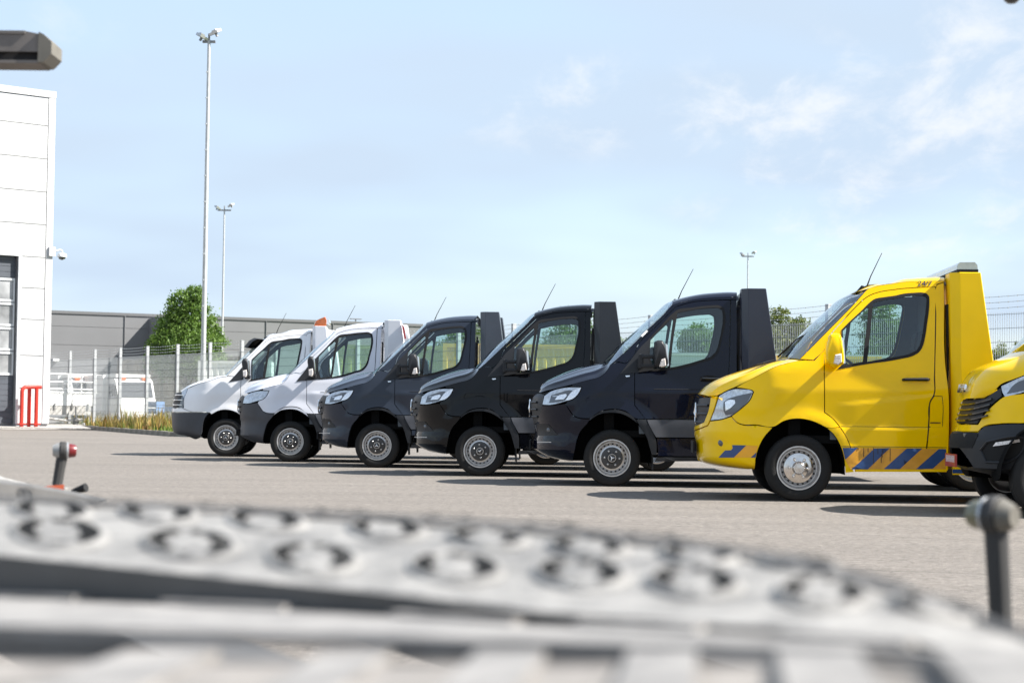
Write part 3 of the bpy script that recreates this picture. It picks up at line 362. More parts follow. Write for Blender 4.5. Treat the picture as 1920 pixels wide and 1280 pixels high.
def loft_mb(body, side, mid, power, ns=25, nt=28, s0=-1.0, s1=1.0, off=0.0, ridge=0.0):
    A = smooth_poly(side, False, .02, 60); B = smooth_poly(mid, False, .02, 60)
    def res(P):
        l = np.concatenate([[0], np.cumsum(np.hypot(*np.diff(P, axis=0).T))]); u = np.linspace(0, 1, nt)*l[-1]; return np.stack([np.interp(u, l, P[:, 0]), np.interp(u, l, P[:, 1])], 1)
    A, B = res(A), res(B); rows = []
    for i in range(nt):
        y = float(body.Y(A[i, 0], A[i, 1])); r = []
        for s in np.sign(np.linspace(s0, s1, ns))*np.abs(np.linspace(s0, s1, ns))**.8:
            w = 1-abs(s)**power; p = A[i]+(B[i]-A[i])*w; r.append((p[0]-off*.5, y*s, p[1]+off+ridge*(math.exp(-((abs(s)-.84)/.035)**2)-.45*math.exp(-((abs(s)-.66)/.09)**2))*min(1, i/4, (nt-1-i)/4)))
        rows.append(r)
    m = MB(); m.grid(rows)
    return m

# one wheel: rim mesh with tyre, hub cover and nuts as its pieces; axis along y, outer face towards -y
def wheel_meshes():
    W = {}
    W['tyre'] = MB().lathe_y([(.215, -.085), (.228, -.108), (.250, -.118), (.285, -.122), (.318, -.114), (.336, -.098), (.343, -.075), (.341, -.07), (.345, -.03), (.341, -.024), (.346, 0), (.341, .024), (.345, .03), (.341, .07), (.343, .075), (.336, .098), (.318, .114), (.285, .12), (.25, .115), (.215, .09)], n=56).mesh('tyre', True)
    W['rim'] = MB().lathe_y([(.222, -.100), (.228, -.106), (.226, -.112), (.214, -.112), (.207, -.100), (.203, -.075), (.192, -.052), (.184, -.052), (.178, -.060), (.150, -.088), (.140, -.094), (.128, -.098), (.03, -.100), (.0, -.100)], n=56).mesh('rim', True, sharp=50)
    W['hub'] = MB().lathe_y([(.133, -.095), (.131, -.103), (.120, -.107), (.066, -.110), (.064, -.118), (.058, -.126), (.045, -.130), (.0, -.131)], n=40).mesh('hub_cover', True)
    W['hubpol'] = MB().lathe_y([(.158, -.084), (.152, -.100), (.128, -.112), (.108, -.110), (.094, -.116), (.070, -.124), (.058, -.150), (.052, -.156), (.042, -.156), (.040, -.160), (0, -.161)], n=40).mesh('hub_cover', True)
    b = MB()
    for k in range(20):
        t = 2*math.pi*k/20; c = np.array([.1655*math.cos(t), -.0735, .1655*math.sin(t)]); er = np.array([math.cos(t), 0, math.sin(t)]); et = np.array([-math.sin(t), 0, math.cos(t)])
        er2 = er*.75+np.array([0, .66, 0]); nrm = np.array([0, -.75, 0])+er*.66
        b.add([c+nrm*.0035+er2*.0105*math.cos(a)+et*.0125*math.sin(a) for a in np.linspace(0, 2*math.pi, 10, endpoint=False)], [tuple(range(10))])
    W['holes'] = b.mesh('vent_holes', fix=False)
    for nm, rr, r0, h, yb in (('nuts', .090, .0125, .018, -.108), ('nutspol', .100, .017, .034, -.110)):
        b = MB()
        b.lathe_y([(r0, yb), (r0, yb-h*.7), (r0*.6, yb-h), (0, yb-h)], (0, 0, 0), 10); W[nm] = b.mesh('wheel_nut', True)
    b = MB()
    for k in range(3):
        t = 2*math.pi*k/3+math.pi/2; d = np.array([math.cos(t), 0, math.sin(t)]); p = np.array([-math.sin(t), 0, math.cos(t)])
        b.add([d*.040+[0, -.1335, 0], p*.007+[0, -.1335, 0], -d*.006+[0, -.1335, 0], -p*.007+[0, -.1335, 0], [0, -.138, 0]], [(0, 1, 4), (1, 2, 4), (2, 3, 4), (3, 0, 4)])
    k0 = [(.046*math.cos(t), -.1325, .046*math.sin(t)) for t in np.linspace(0, 2*math.pi, 25)]; b.tube(k0, .0032, 5, False)
    W['star'] = b.mesh('star_emblem', fix=True)
    W['rear'] = MB().lathe_y([(.222, -.100), (.228, -.108), (.214, -.112), (.206, -.095), (.203, -.02), (.19, .02), (.12, .035), (.10, .015), (.07, .0), (.0, .0)], n=48).mesh('rim', True, sharp=50)
    return W
WM = wheel_meshes()
def add_wheel(parent, x, y, z, flip=False, polished=False, rear=False, turn=0.0):
    w = obj('wheel', WM['rear'] if rear else WM['rim'], M['rim'] if not rear else M['rim'], parent, (x, y, z), (0, turn, math.pi if flip else 0))
    obj('tyre', WM['tyre'], M['tyre'], w)
    if not rear:
        obj('vent_holes', WM['holes'], M['hole'], w)
        obj('hub_cover', WM['hubpol'] if polished else WM['hub'], M['rimpol'] if polished else M['rimdark'], w)
        for k in range(6):
            t = 2*math.pi*k/6+.3; q = .100 if polished else .090; obj('wheel_nut', WM['nutspol' if polished else 'nuts'], M['chrome' if polished else 'rim'], w, (q*math.cos(t), 0, q*math.sin(t)))
        if not polished: obj('star_emblem', WM['star'], M['chrome'], w)
    return w

def arch_bulge(cx, cz, r0, r1, amp):
    def f(x, z): r = np.hypot(x-cx, z-cz); return amp*(1-sstep(r0, r1, r))
    return f
fa_old = arch_bulge(.02, .36, .50, .62, .016); fa_new = arch_bulge(-.01, .36, .53, .74, .024)
def bulge_old(x, z):
    zc = .965+.108*(x-.05)
    return fa_old(x, z)+.006*sstep(.36, .60, x)*sstep(zc+.012, zc-.012, z)+.009*sstep(.782, .755, z)*sstep(.30, .45, x)+.005*sstep(1.41+.33*(x+.1), 1.37+.33*(x+.1), z)*sstep(-.55, -.2, x)*sstep(.25, .0, x)
def bulge_new(x, z): return fa_new(x, z)+.006*sstep(1.195, 1.172, z)*sstep(.25, .45, x)+.006*sstep(.80, .775, z)*sstep(.28, .4, x)
def bulge_zero(x, z): return fa_old(x, z)*.8
BODY = {'old_model': Body('old_model', bulge_old), 'new_model': Body('new_model', bulge_new), 'crafter': Body('crafter', bulge_old), 'daily': Body('daily', bulge_zero)}

PCACHE = {}
def side_pair(root, name, bkey, ckey, outer, mt, holes=(), off=0.0, flange=.022, gap=.0045, smooth=True, parents=None, label=None, near_only=False, sharp=40, grid=.05):
    key = (bkey, ckey)
    if key not in PCACHE:
        mb = panel_mb(BODY[bkey], outer, holes, off, gap, grid, flange)
        PCACHE[key] = (mb.mesh(name, smooth, False, 0, sharp), mirrored(mb).mesh(name, smooth, False, 0, sharp))
    res = []
    for i in range(1 if near_only else 2): res.append(obj(name, PCACHE[key][i], mt, parents[i] if parents else root, label=label))
    return res
def full_panel(root, name, bkey, ckey, outer, mt, off=0.0, flange=.022, label=None):
    key = (bkey, ckey); bd = BODY[bkey]; outer = [(float(bd.xf(p[1]))-.03, p[1]) if p[0]-float(bd.xf(p[1])) < .025 else tuple(p) for p in outer]
    if key not in PCACHE: PCACHE[key] = joined(panel_mb(BODY[bkey], outer, (), off, .0045, .05, flange)).mesh(name, True, False, .009, 40)
    return obj(name, PCACHE[key], mt, root, label=label)
def cached(key, fn):
    if key not in PCACHE: PCACHE[key] = fn()
    return PCACHE[key]
def grow(P, d): return inset(np.array(P, float) if area(np.array(P, float)) > 0 else np.array(P, float)[::-1], -d)

def pillow(poly, layers):
    """outline x,z swept along y; layers = (y, scale)"""
    P = smooth_poly(poly, True, .025, 50); c = P.mean(0); m = MB(); n = len(P)
    for y, s in layers: m.v += [(c[0]+(p[0]-c[0])*s, y, c[1]+(p[1]-c[1])*s) for p in P]
    for k in range(len(layers)-1):
        for i in range(n): m.f.append((k*n+i, k*n+(i+1) % n, (k+1)*n+(i+1) % n, (k+1)*n+i))
    m.f.append(tuple(range(n))); m.f.append(tuple(range((len(layers)-1)*n, len(layers)*n))[::-1]); return m

def cab_interior(root, D, bkey):
    """lining behind doors and pillars, floor, seats, dashboard and wheel: what shows through the side windows"""
    side_pair(root, 'door_lining', bkey, 'lining', D['_lining'], M['lining'], [D['window_frame']], -.035, .03, 0)
    def roofl(): return loft_mb(BODY[bkey], D['roof_side'], D['roof_mid'], 6, 15, 14, off=-.045).mesh('roof_lining', True)
    obj('roof_lining', cached((bkey, 'rl'), roofl), M['lining'], root)
    def fl(): return MB().box(-.05, 1.49, -.93, .93, .60, .68).box(-.10, .02, -.90, .90, .60, 1.32).box(-.42, 1.5, -.58, .58, .40, .62).mesh('cab_floor')
    obj('cab_floor', cached('floor', fl), M['dark'], root)
    def dash(): return MB().grid([[(x, y, z) for y in np.linspace(-.86, .86, 9)] for x, z in ((.02, 1.36), (.20, 1.43), (.42, 1.42), (.50, 1.36), (.50, 1.20), (.40, .95), (.40, .7))]).mesh('dashboard', True)
    obj('dashboard', cached('dash', dash), M['lining'], root)
    def steer():
        c = np.array([.62, -.43, 1.40]); ax = np.array([-.62, 0, -.78]); u = np.array([0, 1, 0]); v = np.array([.78, 0, -.62]); m = MB()
        m.tube([c+.205*(u*math.cos(t)+v*math.sin(t)) for t in np.linspace(0, 2*math.pi, 25)], .016, 6, False)
        for t in (0, math.pi, math.pi/2): m.tube([c, c+.2*(u*math.cos(t)+v*math.sin(t))], .018, 5)
        m.tube([c+ax*.02, c+ax*.38], .035, 6); return m.mesh('steering_wheel', True)
    obj('steering_wheel', cached('steer', steer), M['rubber'], root)
    def seat():
        m = MB(); m.obox((1.16, 0, .86), (1, 0, -.08), (0, 1, 0), (.08, 0, 1), .26, .23, .09); m.obox((1.42, 0, 1.27), (.97, 0, -.22), (0, 1, 0), (.22, 0, .97), .065, .22, .36); m.obox((1.455, 0, 1.71), (.98, 0, -.15), (0, 1, 0), (.15, 0, .98), .045, .13, .10)
        me = m.mesh('seat'); return me
    for y in (-.45, .18, .60): obj('seat', cached('seat', seat), M['seat'], root, (0, y, 0))

def chassis(root, D, wheelbase, bed_mat, skirt_mat, tower, tower_mat, length=6.35, style='slide'):
    """frame rails, rear axle with twin wheels, flat recovery deck and the headboard towers at its front"""
    m = MB()
    for y in (-.42, .42): m.box(1.0, length-.2, y-.045, y+.045, .55, .74)
    for x in (1.7, 2.6, 3.5, 5.2): m.box(x, x+.08, -.40, .40, .58, .70)
    m.tube([(wheelbase, -.62, .345), (wheelbase, .62, .345)], .07, 10); m.tube([(0, -.7, .33), (0, .7, .33)], .055, 8); m.box(2.1, 3.0, -.86, -.5, .42, .72); m.box(2.0, 2.7, .5, .86, .42, .72)
    obj('chassis_frame', m.mesh('chassis_frame'), M['dark'], root)
    for s in (-1, 1):
        for y, rr in ((.90, False), (.63, True)): add_wheel(root, wheelbase, s*y, .345, flip=(s > 0) ^ rr, rear=True)
    obj('rear_axle_mudguard', MB().grid([[(wheelbase+.46*math.cos(t), y, .36+.46*math.sin(t)) for y in (-1.0, -.5)] for t in np.linspace(.35, math.pi-.35, 13)]).grid([[(wheelbase+.46*math.cos(t), y, .36+.46*math.sin(t)) for y in (.5, 1.0)] for t in np.linspace(.35, math.pi-.35, 13)]).mesh('rear_axle_mudguard', True), M['plastic'], root)
    obj('recovery_deck', MB().box(1.66, length, -1.06, 1.06, .90, .98).mesh('recovery_deck'), bed_mat, root)
    for s in (-1, 1): obj('deck_side_rail', MB().box(1.98, length, s*1.075-.022, s*1.075+.022, .78, 1.05).mesh('deck_side_rail'), skirt_mat, root)
    for s in (-1, 1):
        fx, cx, bx, zt, bbx = tower; y0 = s*1.02; y1 = s*.70; zb = .50
        # wedge: chamfered front corner, sloping rear edge
        P = [(fx, y1), (fx, y0-s*.06), (cx, y0), ]
        b = MB(); top = [(fx, y1, zt), (fx, y0-s*.09, zt), (cx, y0, zt), (bx, y0, zt), (bx, y1, zt)]
        bot = [(fx+.03, y1, zb), (fx+.03, y0-s*.09, zb), (cx+.03, y0, zb), (bbx, y0, zb), (bbx, y1, zb)]
        b.add(top+bot, [(0, 1, 2, 3, 4), (9, 8, 7, 6, 5)]+[(i, i+5, (i+1) % 5+5, (i+1) % 5) for i in range(5)])
        me = b.mesh('headboard_tower'); o = obj('headboard_tower', me, tower_mat, root)
        bv = o.modifiers.new('b', 'BEVEL'); bv.width = .008; bv.segments = 2; bv.limit_method = 'ANGLE'; bv.angle_limit = R_(30)
    obj('headboard_crossbar', MB().box(tower[0]+.03, tower[2]-.03, -.70, .70, tower[3]-.16, tower[3]-.02).box(tower[0]+.08, tower[2]-.03, -.70, .70, .98, 1.25).mesh('headboard_crossbar'), tower_mat, root)

def antenna(root, pts, y):
    p0, p1, p3 = pts[0], pts[1], pts[-1]
    obj('antenna', MB().tube([(p0[0], y, p0[1]-.03), (p0[0]*.4+p1[0]*.6, y, p1[1]-.035), (p1[0]+.03, y, p1[1]-.06)], [.012, .03, .03], 8).tube([(p1[0]-.01, y, p1[1]-.06), (p1[0]+.01, y, p1[1]), (p1[0]+.25*(p3[0]-p1[0]), y, p1[1]+.25*(p3[1]-p1[1])), (p3[0], y, p3[1])], [.014, .009, .006, .0035], 6).mesh('antenna', True), M['rubber'], root)

def cab_rear(root, bkey, xr, z0, z1, paintm, roofmid):
    def fn():
        rows = []
        for z in np.linspace(z0, z1, 20): y = float(BODY[bkey].Y(xr, z)); rows.append([(xr-.004, y*t, z) for t in np.linspace(-1, 1, 9)])
        rows.append([(xr-.004, rows[-1][4][1]+t*.72, roofmid-.03) for t in np.linspace(-1, 1, 9)]); return MB().grid(rows).mesh('cab_rear_wall', True)
    obj('cab_rear_wall', cached((bkey, 'rear'), fn), paintm, root)
    obj('rear_lining', cached('rear_lining', lambda: MB().grid([[(1.492, float(np.interp(z, ZH, WH))*t*.98, z) for t in (-1, 0, 1)] for z in np.linspace(.62, 2.27, 12)]).mesh('rear_lining')), M['lining'], root)
    obj('rear_window', cached((bkey, 'rw'), lambda: MB().box(xr, xr+.012, -.55, .55, 1.50, 1.98).mesh('rear_window')), M['truckglass'], root)
    for s in (-1, 1): obj('cab_rear_seal', cached((bkey, 'seal', s), lambda: MB().box(xr+.012, xr+.035, s*.80-.05, s*.80+.05, .9, 2.05).mesh('cab_rear_seal')), M['rubber'], root)

def text_mesh(txt, size, name, shear=0.0, depth=.002, align='LEFT'):
    c = bpy.data.curves.new(name, 'FONT'); c.body = txt; c.size = size; c.shear = shear; c.extrude = depth; c.align_x = align; c.resolution_u = 3; c.offset = .0
    o = bpy.data.objects.new(name, c); COL.objects.link(o); dg = bpy.context.evaluated_depsgraph_get(); me = bpy.data.meshes.new_from_object(o.evaluated_get(dg)); bpy.data.objects.remove(o); bpy.data.curves.remove(c); me.materials.clear(); return me

def lining_poly(D):
    return D['_lining']
# ------------------------------------------------------------------ the setting: yard, verge, kerb
def place():
    g = MB().add([(-900, -60, 0), (900, -60, 0), (900, 1500, 0), (-900, 1500, 0)], [(0, 1, 2, 3)]); struct('asphalt_yard', g.mesh('asphalt_yard'), M['asphalt'])
    # verge behind the kerb; the kerb bends beside the first truck and then follows the fence
    P = [np.array(p) for p in ((-20.6, 84.0), (-10.75, 58.8), (3.6, 44.0), (15.5, 25.0))]; N = []
    for i in range(3): d = (P[i+1]-P[i])/np.linalg.norm(P[i+1]-P[i]); n = np.array([-d[1], d[0]]); N.append(n if n[0] > 0 else -n)
    IN = [P[0]+N[0]*.16, P[1]+(N[0]+N[1])*.085, P[2]+(N[1]+N[2])*.085, P[3]+N[2]*.16]
    OUTP = [np.array((-20.0, 170.0)), np.array((30.0, 160.0)), np.array((60.0, 120.0)), np.array((70.0, 45.0))]
    m = MB(); m.grid([[(p[0], p[1], .10) for p in IN], [(p[0], p[1], .10) for p in OUTP]]); m.grid([[(p[0], p[1], .10) for p in IN], [(p[0], p[1], -.05) for p in IN]]); struct('grass_verge', m.mesh('grass_verge'), M['grassground'])
    kerb = thing('kerb', 'weathered concrete kerb stones edging the weedy grass verge', 'kerb'); me = MB().box(-.49, .49, -.08, .08, -.05, .15).mesh('kerb_stone')
    for i in range(3):
        d = (P[i+1]-P[i]); L = np.linalg.norm(d); d /= L; ang = math.atan2(d[1], d[0]); n = N[i]
        for k in range(int(L)):
            p = P[i]+d*(k+.5); obj('kerb_stone', me, M['kerb'], kerb, (p[0]+n[0]*.08, p[1]+n[1]*.08, random.uniform(-.012, .006)), (0, 0, ang+random.uniform(-.006, .006)))
    k0, k1, n = P[0], P[1], N[0]; d = (k1-k0)/np.linalg.norm(k1-k0)
    apron = MB().add([(-45, 62, .02), (-18.6, 71.6, .02), (-15.2, 73.6, .06), (-18.2, 78, .195), (-46, 60.5, .195), (-60, 66, .195)], [(0, 1, 2, 3, 4), (4, 3, 5)]); struct('concrete_apron', apron.mesh('concrete_apron'), M['concrete'])
    return k0, k1, d, n
K0, K1, KD, KN = place()

# ------------------------------------------------------------------ white workshop hall on the left
def white_hall():
    kx, ky = -18.33, 74.0; d = np.array([-.769, -.639]); ang = math.atan2(-d[1], -d[0])     # local -x runs along the wall, local -y looks at the yard
    h = thing('workshop_hall', 'tall white clad workshop hall with grey roller door', 'building', (kx, ky, 0), ang)
    zs = [.22, 1.60, 2.89, 4.31, 5.55, 6.78, 8.08, 9.38, 10.70, 12.02, 13.12]
    obj('wall_core', MB().box(-30, -8.2, .05, 40, .1, 13.1).box(-8.2, -1.40, .30, 40, .1, 13.1).box(-1.40, -.004, .05, 40, .1, 13.1).box(-8.2, -1.40, .05, .3, 6.80, 13.1).mesh('wall_core'), M['seam'], h)
    for i in range(len(zs)-1):
        z0, z1 = zs[i]+.014, zs[i+1]-.014
        if z1 < 6.8: obj('cladding_panel', MB().box(-1.27, -.29, -.02, .045, z0, z1).mesh('cladding_panel'), M['cladding'], h); obj('cladding_panel', MB().box(-14, -8.2, -.02, .045, z0, z1).mesh('cladding_panel'), M['cladding'], h)
        else: obj('cladding_panel', MB().box(-14, -.29, -.02, .045, z0, z1).mesh('cladding_panel'), M['cladding'], h)
    obj('corner_trim', MB().box(-.262, .02, -.035, .06, .22, 13.14).mesh('corner_trim'), M['trim'], h)
    obj('roof_edge', MB().box(-14, .03, -.05, .25, 13.16, 13.42).mesh('roof_edge'), M['trim'], h)
    obj('door_reveal', MB().box(-1.40, -1.27, -.03, .30, .2, 6.80).box(-8.2, -1.27, -.025, .30, 6.78, 6.86).mesh('door_reveal'), M['alu'], h)
    # sectional door: grey slats, four glazed rows
    dr = obj('roller_door', MB().box(-8.1, -1.40, .24, .29, .2, 6.78).mesh('roller_door'), M['seam'], h)
    z = .22
    rows = [(2.10, 3.02), (3.06, 3.98), (4.02, 4.94), (4.98, 5.90)]
    while z < 6.7:
        if not (2.02 < z < 5.85): obj('door_slat', MB().box(-8.1, -1.41, .205, .24, z, z+.208).mesh('door_slat'), M['door_grey'], dr)
        z += .22
    for a, b in rows:
        fr = MB()
        for x0, x1 in ((-2.73, -1.44), (-4.05, -2.77), (-5.38, -4.09)):
            fr.box(x0, x0+.07, .17, .24, a, b).box(x1-.07, x1, .17, .24, a, b).box(x0+.07, x1-.07, .17, .24, a, a+.09).box(x0+.07, x1-.07, .17, .24, b-.09, b)
        obj('window_frame', fr.mesh('window_frame'), M['alu'], dr)
        for x0, x1 in ((-2.73, -1.44), (-4.05, -2.77), (-5.38, -4.09)): obj('window_pane', MB().box(x0+.075, x1-.075, .212, .222, a+.095, b-.095).mesh('window_pane'), M['hallpane'], dr)
    c = thing('security_camera', 'white dome security camera on a bracket at the hall corner', 'security camera', (kx, ky, 0), ang)
    obj('mounting_box', MB().box(-.16, .10, -.13, -.036, 6.85, 7.22).mesh('mounting_box'), M['trim'], c)
    obj('bracket_arm', MB().tube([(.10, -.09, 7.06), (.30, -.12, 7.12), (.38, -.13, 7.10), (.38, -.13, 6.98)], .035, 8).mesh('bracket_arm', True), M['trim'], c)
    m = MB(); m.grid([[(.38+.19*r*math.cos(t), -.13+.19*r*math.sin(t), zz) for t in np.linspace(0, 2*math.pi, 17)] for r, zz in ((.2, 7.0), (.8, 6.97), (1, 6.88), (.98, 6.84))]); obj('dome_housing', m.mesh('dome_housing', True, True, .001), M['whitebox'], c)
    m = MB(); m.grid([[(.38+.15*r*math.cos(t), -.13+.15*r*math.sin(t), zz) for t in np.linspace(0, 2*math.pi, 17)] for r, zz in ((1, 6.84), (.8, 6.76), (.1, 6.72))]); obj('smoked_dome', m.mesh('smoked_dome', True, True, .001), M['truckglass'], c)
    b = thing('crash_barrier', 'red tubular crash barrier hoop beside the roller door', 'barrier', (kx, ky, 0), ang)
    for i, (x, y) in enumerate(((-1.42, -.62), (-1.02, -.42), (-.86, -.72))):
        obj('post', MB().tube([(x, y, .1), (x, y, 1.60 if i else 1.48)], .075, 12).mesh('post', True), M['redpaint'], b)
        obj('base_plate', MB().box(x-.13, x+.13, y-.13, y+.13, .19, .225).mesh('base_plate'), M['redpaint'], b)
    obj('top_rail', MB().tube([(-1.42, -.62, 1.47), (-1.39, -.62, 1.58), (-1.30, -.62, 1.64), (-1.02, -.60, 1.65), (-.74, -.66, 1.65), (-.64, -.67, 1.65)], .078, 12).mesh('top_rail', True), M['redpaint'], b)
M['hallpane'] = mat('hazy_door_window', (.26, .265, .27), .12, coat=.6, noise=(1.1, .55, 3))
white_hall()

# ------------------------------------------------------------------ long grey hall behind
def grey_hall():
    a, b = np.array([-40.0, 138.0]), np.array([-7.6, 156.0]); d = (b-a)/np.linalg.norm(b-a); L = float(np.linalg.norm(b-a)); ang = math.atan2(d[1], d[0])
    h = thing('grey_hall', 'long low grey clad industrial hall behind the fence', 'building', (a[0], a[1], 0), ang); H = 8.05
    obj('wall_core', MB().box(0, L, .05, 30, 0, H-.02).mesh('wall_core'), M['hallcap'], h)
    zs = [0, 1.9, 3.75, 5.6, 7.0, H-.1]; xs = [0, 5.7, 11.6, 17.4, 23.2, 29.0, L]
    for i in range(len(xs)-1):
        for k in range(len(zs)-1): obj('cladding_panel', MB().box(xs[i]+.02, xs[i+1]-.02, -.05, .045, zs[k]+.012, zs[k+1]-.012).mesh('cladding_panel'), M['hallgrey'], h)
    obj('shadow_caster_block', MB().box(13.5, 16.4, -5.2, -.055, 0, H-.25).mesh('shadow_caster_block'), M['hallgrey'], h)      # added block, hidden by the tree, to shade the wall left of it
    obj('roof_edge', MB().box(-.1, L+.1, -.12, .4, H-.1, H+.12).mesh('roof_edge'), M['hallcap'], h)
    for x in xs[1:-1]: obj('downpipe', MB().tube([(x, -.10, .2), (x, -.10, H-.1)], .035, 8).mesh('downpipe', True), M['hallgrey'], h)
    for x in (6.2, 11.9): obj('wall_lamp', MB().box(x-.22, x+.22, -.6, -.06, 4.3, 4.5).mesh('wall_lamp'), M['whitebox'], h)
    m = MB().tube([(31.5, 1.0, H), (31.5, 1.0, H+.35)], .05, 6).box(31.0, 32.0, .9, 1.1, H+.35, H+.42); obj('roof_vent', m.mesh('roof_vent'), M['hallcap'], h)
grey_hall()

_CM = {}
def cached_mesh(k, fn):
    if k not in _CM: _CM[k] = fn()
    return _CM[k]
# ------------------------------------------------------------------ light masts
def mast(x, y, H, arms, label, r0=.112, r1=.062, k=.5):
    t = thing('light_mast', label, 'light mast', (x, y, 0), 0, 'floodlight masts around the yard')
    obj('pole', MB().tube([(0, 0, 0), (0, 0, H*.5), (0, 0, H)], [r0, (r0+r1)/2, r1], 12).mesh('pole', True), M['postpale'], t)
    pg = cached_mesh('climbing_peg', lambda: MB().tube([(-.06, -.09, 0), (-.02, -.16, 0)], .030, 6).mesh('climbing_peg'))
    if r0 > .10:
        for z in np.arange(5.0, H-1.2, 1.05): obj('climbing_peg', pg, M['wire'], t, (0, 0, z))
    obj('crossarm', MB().box(-arms, arms, -.05, .05, H-.10, H).tube([(0, 0, H-.1), (0, 0, H+.28)], .045, 6).mesh('crossarm'), M['steel_d'], t)
    for s, tw, dz in ((-1, .9, -.12), (1, -.5, .25)):
        f = obj('floodlight', MB().obox((0, 0, 0), (1, 0, 0), (0, 1, 0), (0, 0, 1), .42*k, .34*k, .11*k).obox((-.05*k, .1*k, .16*k), (1, 0, 0), (0, 1, 0), (0, 0, 1), .2*k, .16*k, .06*k).mesh('floodlight'), M['steel'], t, (s*arms, -.1, H+.20+dz*k), (R_(22), R_(-18*s), tw))
        obj('floodlight_glass', MB().obox((0, 0, -.112*k), (1, 0, 0), (0, 1, 0), (0, 0, 1), .37*k, .29*k, .012).mesh('floodlight_glass'), M['lampglass'], f)
        obj('yoke', MB().box(-.03, .03, -.05, .05, -.30*k-.05, -.1*k).mesh('yoke'), M['steel_d'], f)
M['lampglass'] = mat('dusty_floodlight_glass', (.16, .15, .10), .2, coat=.5)
mast(-12.40, 75.0, 15.75, .26, 'tallest floodlight mast with climbing pegs in front of the tree'); mast(-21.60, 139.0, 15.75, .50, 'thinner floodlight mast just right of the tall one', .098, .055); mast(21.95, 174.0, 15.75, .55, 'distant floodlight mast above the navy truck headboard', .098, .055)
gl = thing('street_lamp', 'small white gooseneck street lamp before the grey hall', 'street lamp', (-16.35, 105, 0))
obj('pole', MB().tube([(0, 0, 0), (0, 0, 3.5), (-.06, 0, 3.85), (-.25, 0, 4.05), (-.55, 0, 4.12)], .055, 8).mesh('pole', True), M['postpale'], gl); obj('lamp_head', MB().box(-.95, -.50, -.12, .12, 4.08, 4.22).mesh('lamp_head'), M['whitebox'], gl)

# ------------------------------------------------------------------ mesh fence with barbed wire
def fence():
    P0, P1 = np.array([-20.2, 81.6]), np.array([15.0, 27.0]); d = (P1-P0)/np.linalg.norm(P1-P0); L = float(np.linalg.norm(P1-P0)); S = 2.9
    ph = (np.linalg.norm(np.array([-14.1, 74.5])-P0)) % S; ang = math.atan2(d[1], d[0])
    f = thing('mesh_fence', 'galvanised wire mesh fence topped with three barbed wires', 'fence', (P0[0], P0[1], 0), ang)
    post = MB().box(-.05, .05, -.05, .05, 0, 3.27).mesh('post'); W = MB(); x = .03
    while x < S-.02: W.box(x-.0033, x+.0033, -.0033, .0033, .14, 2.90); x += .0545
    for z in np.arange(.2, 2.89, .2665): W.box(.0, S, -.012, -.004, z-.0045, z+.0045).box(.0, S, .004, .012, z-.0045, z+.0045)
    wm = W.mesh('mesh_panel', fix=False); B = MB()
    for z in (3.02, 3.13, 3.24):
        pts = [(t*S, 0, z-.035*4*t*(1-t)) for t in np.linspace(0, 1, 9)]; B.tube(pts, .0042, 4, False)
        for t in np.arange(.04, 1, .075): B.box(t*S-.0035, t*S+.0035, -.012, .012, z-.035*4*t*(1-t)-.013, z-.035*4*t*(1-t)+.013)
    bm = B.mesh('barbed_wire', fix=False); pass
    ys = [81.9, 79.4, 76.9, 74.5, 72.1, 69.6, 67.1, 64.8, 62.5, 60.2, 57.65, 55.1, 52.6, 50.2, 47.6, 45.07, 42.4, 39.8, 37.2, 34.6, 32.0, 29.4]
    xs = [(P0[1]-y)/-d[1] for y in ys]
    for i, x in enumerate(xs):
        obj('post', post, M['postpale'], f, (x, 0, 0))
        if i+1 < len(xs):
            k = (xs[i+1]-x)/S
            for nm, me in (('mesh_panel', wm), ('barbed_wire', bm)): o = obj(nm, me, M['wire'], f, (x, -.06, 0)); o.scale = (k, 1, 1)
fence()

